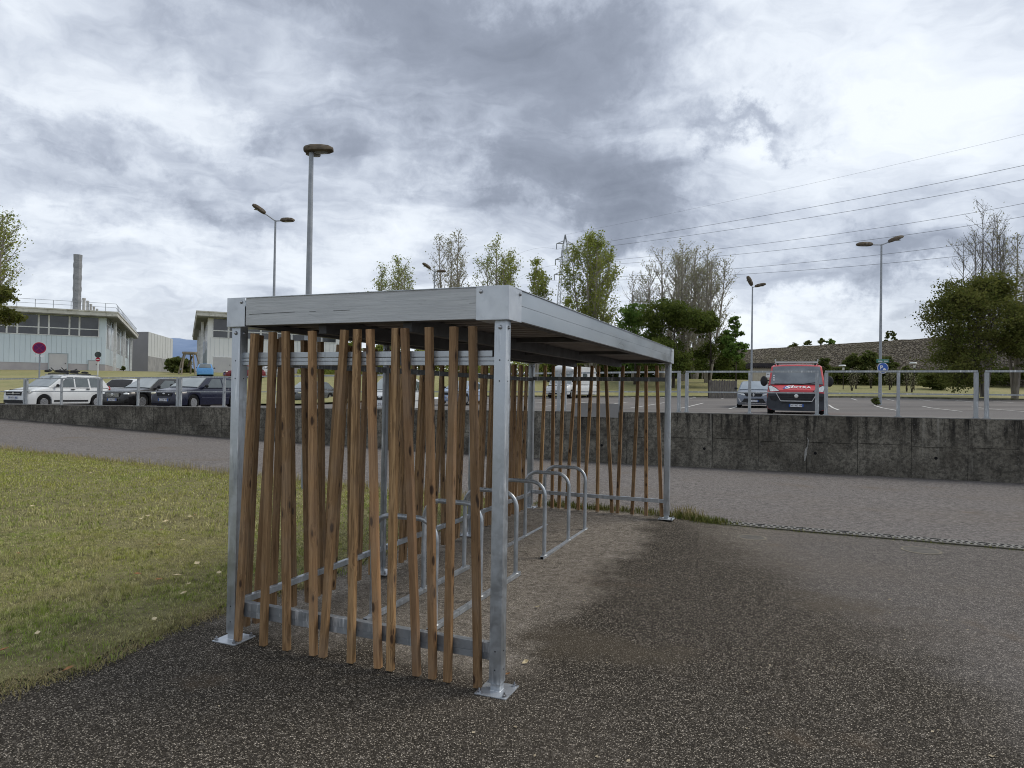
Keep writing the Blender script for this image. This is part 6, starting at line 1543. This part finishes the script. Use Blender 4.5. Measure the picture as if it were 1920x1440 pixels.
text_mesh('bonnet_shadow', 'S', .36, M_BLUE, VN, bonM(.40, LX-.02), .002, .35, sx=1.0, bold=.02)
text_mesh('bonnet_figure', 'i', .44, M_SWHITE, VN, bonM(.17, LX+.05), .004, .2, sx=1.0, bold=.006)
t = empty('ladder_rack', (vq.x, vq.y, vz), R_(-112)+math.pi, 'pale metal ladder rack across the roof of the red van', 'roof rack')
M_RALL = pmat('rack_alloy', (.50, .54, .53), None, 4, .45, .3)
for xx in (1.5, 2.8, 4.2): b = MB(); b.bx(xx-.04, xx+.04, -.80, .80, 2.13, 2.20 if xx < 2 else 2.16); b.build('cross_bar', M_RALL, t)
for yy in (-.80, .80):
    b = MB(); b.bx(1.54, 4.16, yy-.025, yy+.025, 2.10, 2.129); b.build('side_bar', M_RALL, t)
    b = MB(); b.bx(1.47, 1.53, yy-.02, yy+.02, 2.2005, 2.29); b.build('end_stop', M_RALL, t)
for yy in (-.7, .7):
    for xx in (1.5, 4.2): b = MB(); b.bx(xx-.03, xx+.03, yy-.03, yy+.03, 2.04, 2.1295); b.build('foot', M_BLK, t)
# camper behind the far slats
Pcm = dict(L=6.6, W=2.25, H=2.85, cat='camper', wr=.34, xw=(.95, 4.9), gc=.3, nose=.4, nr=.12,
    top=[(0, .70), (.05, 1.0), (.75, 1.20), (.9, 1.25), (6.5, 1.3), (6.6, 1.2)], gh=(.80, 1.75, 6.2, 6.55), bw=.97, sl=.04,
    roof=[(.80, 0), (1.40, .50), (1.30, .50), (1.75, .98), (3, 1.0), (6.2, 1.0), (6.55, 0)], win=[[(1.55, 0), (2.3, 0), (2.3, .42), (1.75, .42)], [(3.3, .3), (4.3, .3), (4.3, .65), (3.3, .65)]], mir=(.95, 1.5, .14),
    extra=[('headlamp', M_HL, both([('ell', ((.12, .85, .85), (.12, .14, .12), 10, 6))])), ('grille', M_BLK, [[('box', (-.012, .05, -.5, .5, .60, .66))], [('box', (-.012, .05, -.7, .7, .36, .46))]]), ('roof_pod', paint('white', (.62, .64, .65)), [[('ell', ((1.55, 0, 2.55), (.75, 1.08, .42), 14, 10))]])])
Pcm['roof'] = [(.80, 0), (1.30, .52), (1.62, .97), (3, 1.0), (6.2, 1.0), (6.55, 0)]
cq = at(1042, 740, 60); vehicle('camper', 'white motorhome parked beyond the far slats of the shelter', (cq.x, cq.y, EYE-.50), R_(-120), Pcm, paint('white', (.62, .64, .65)))
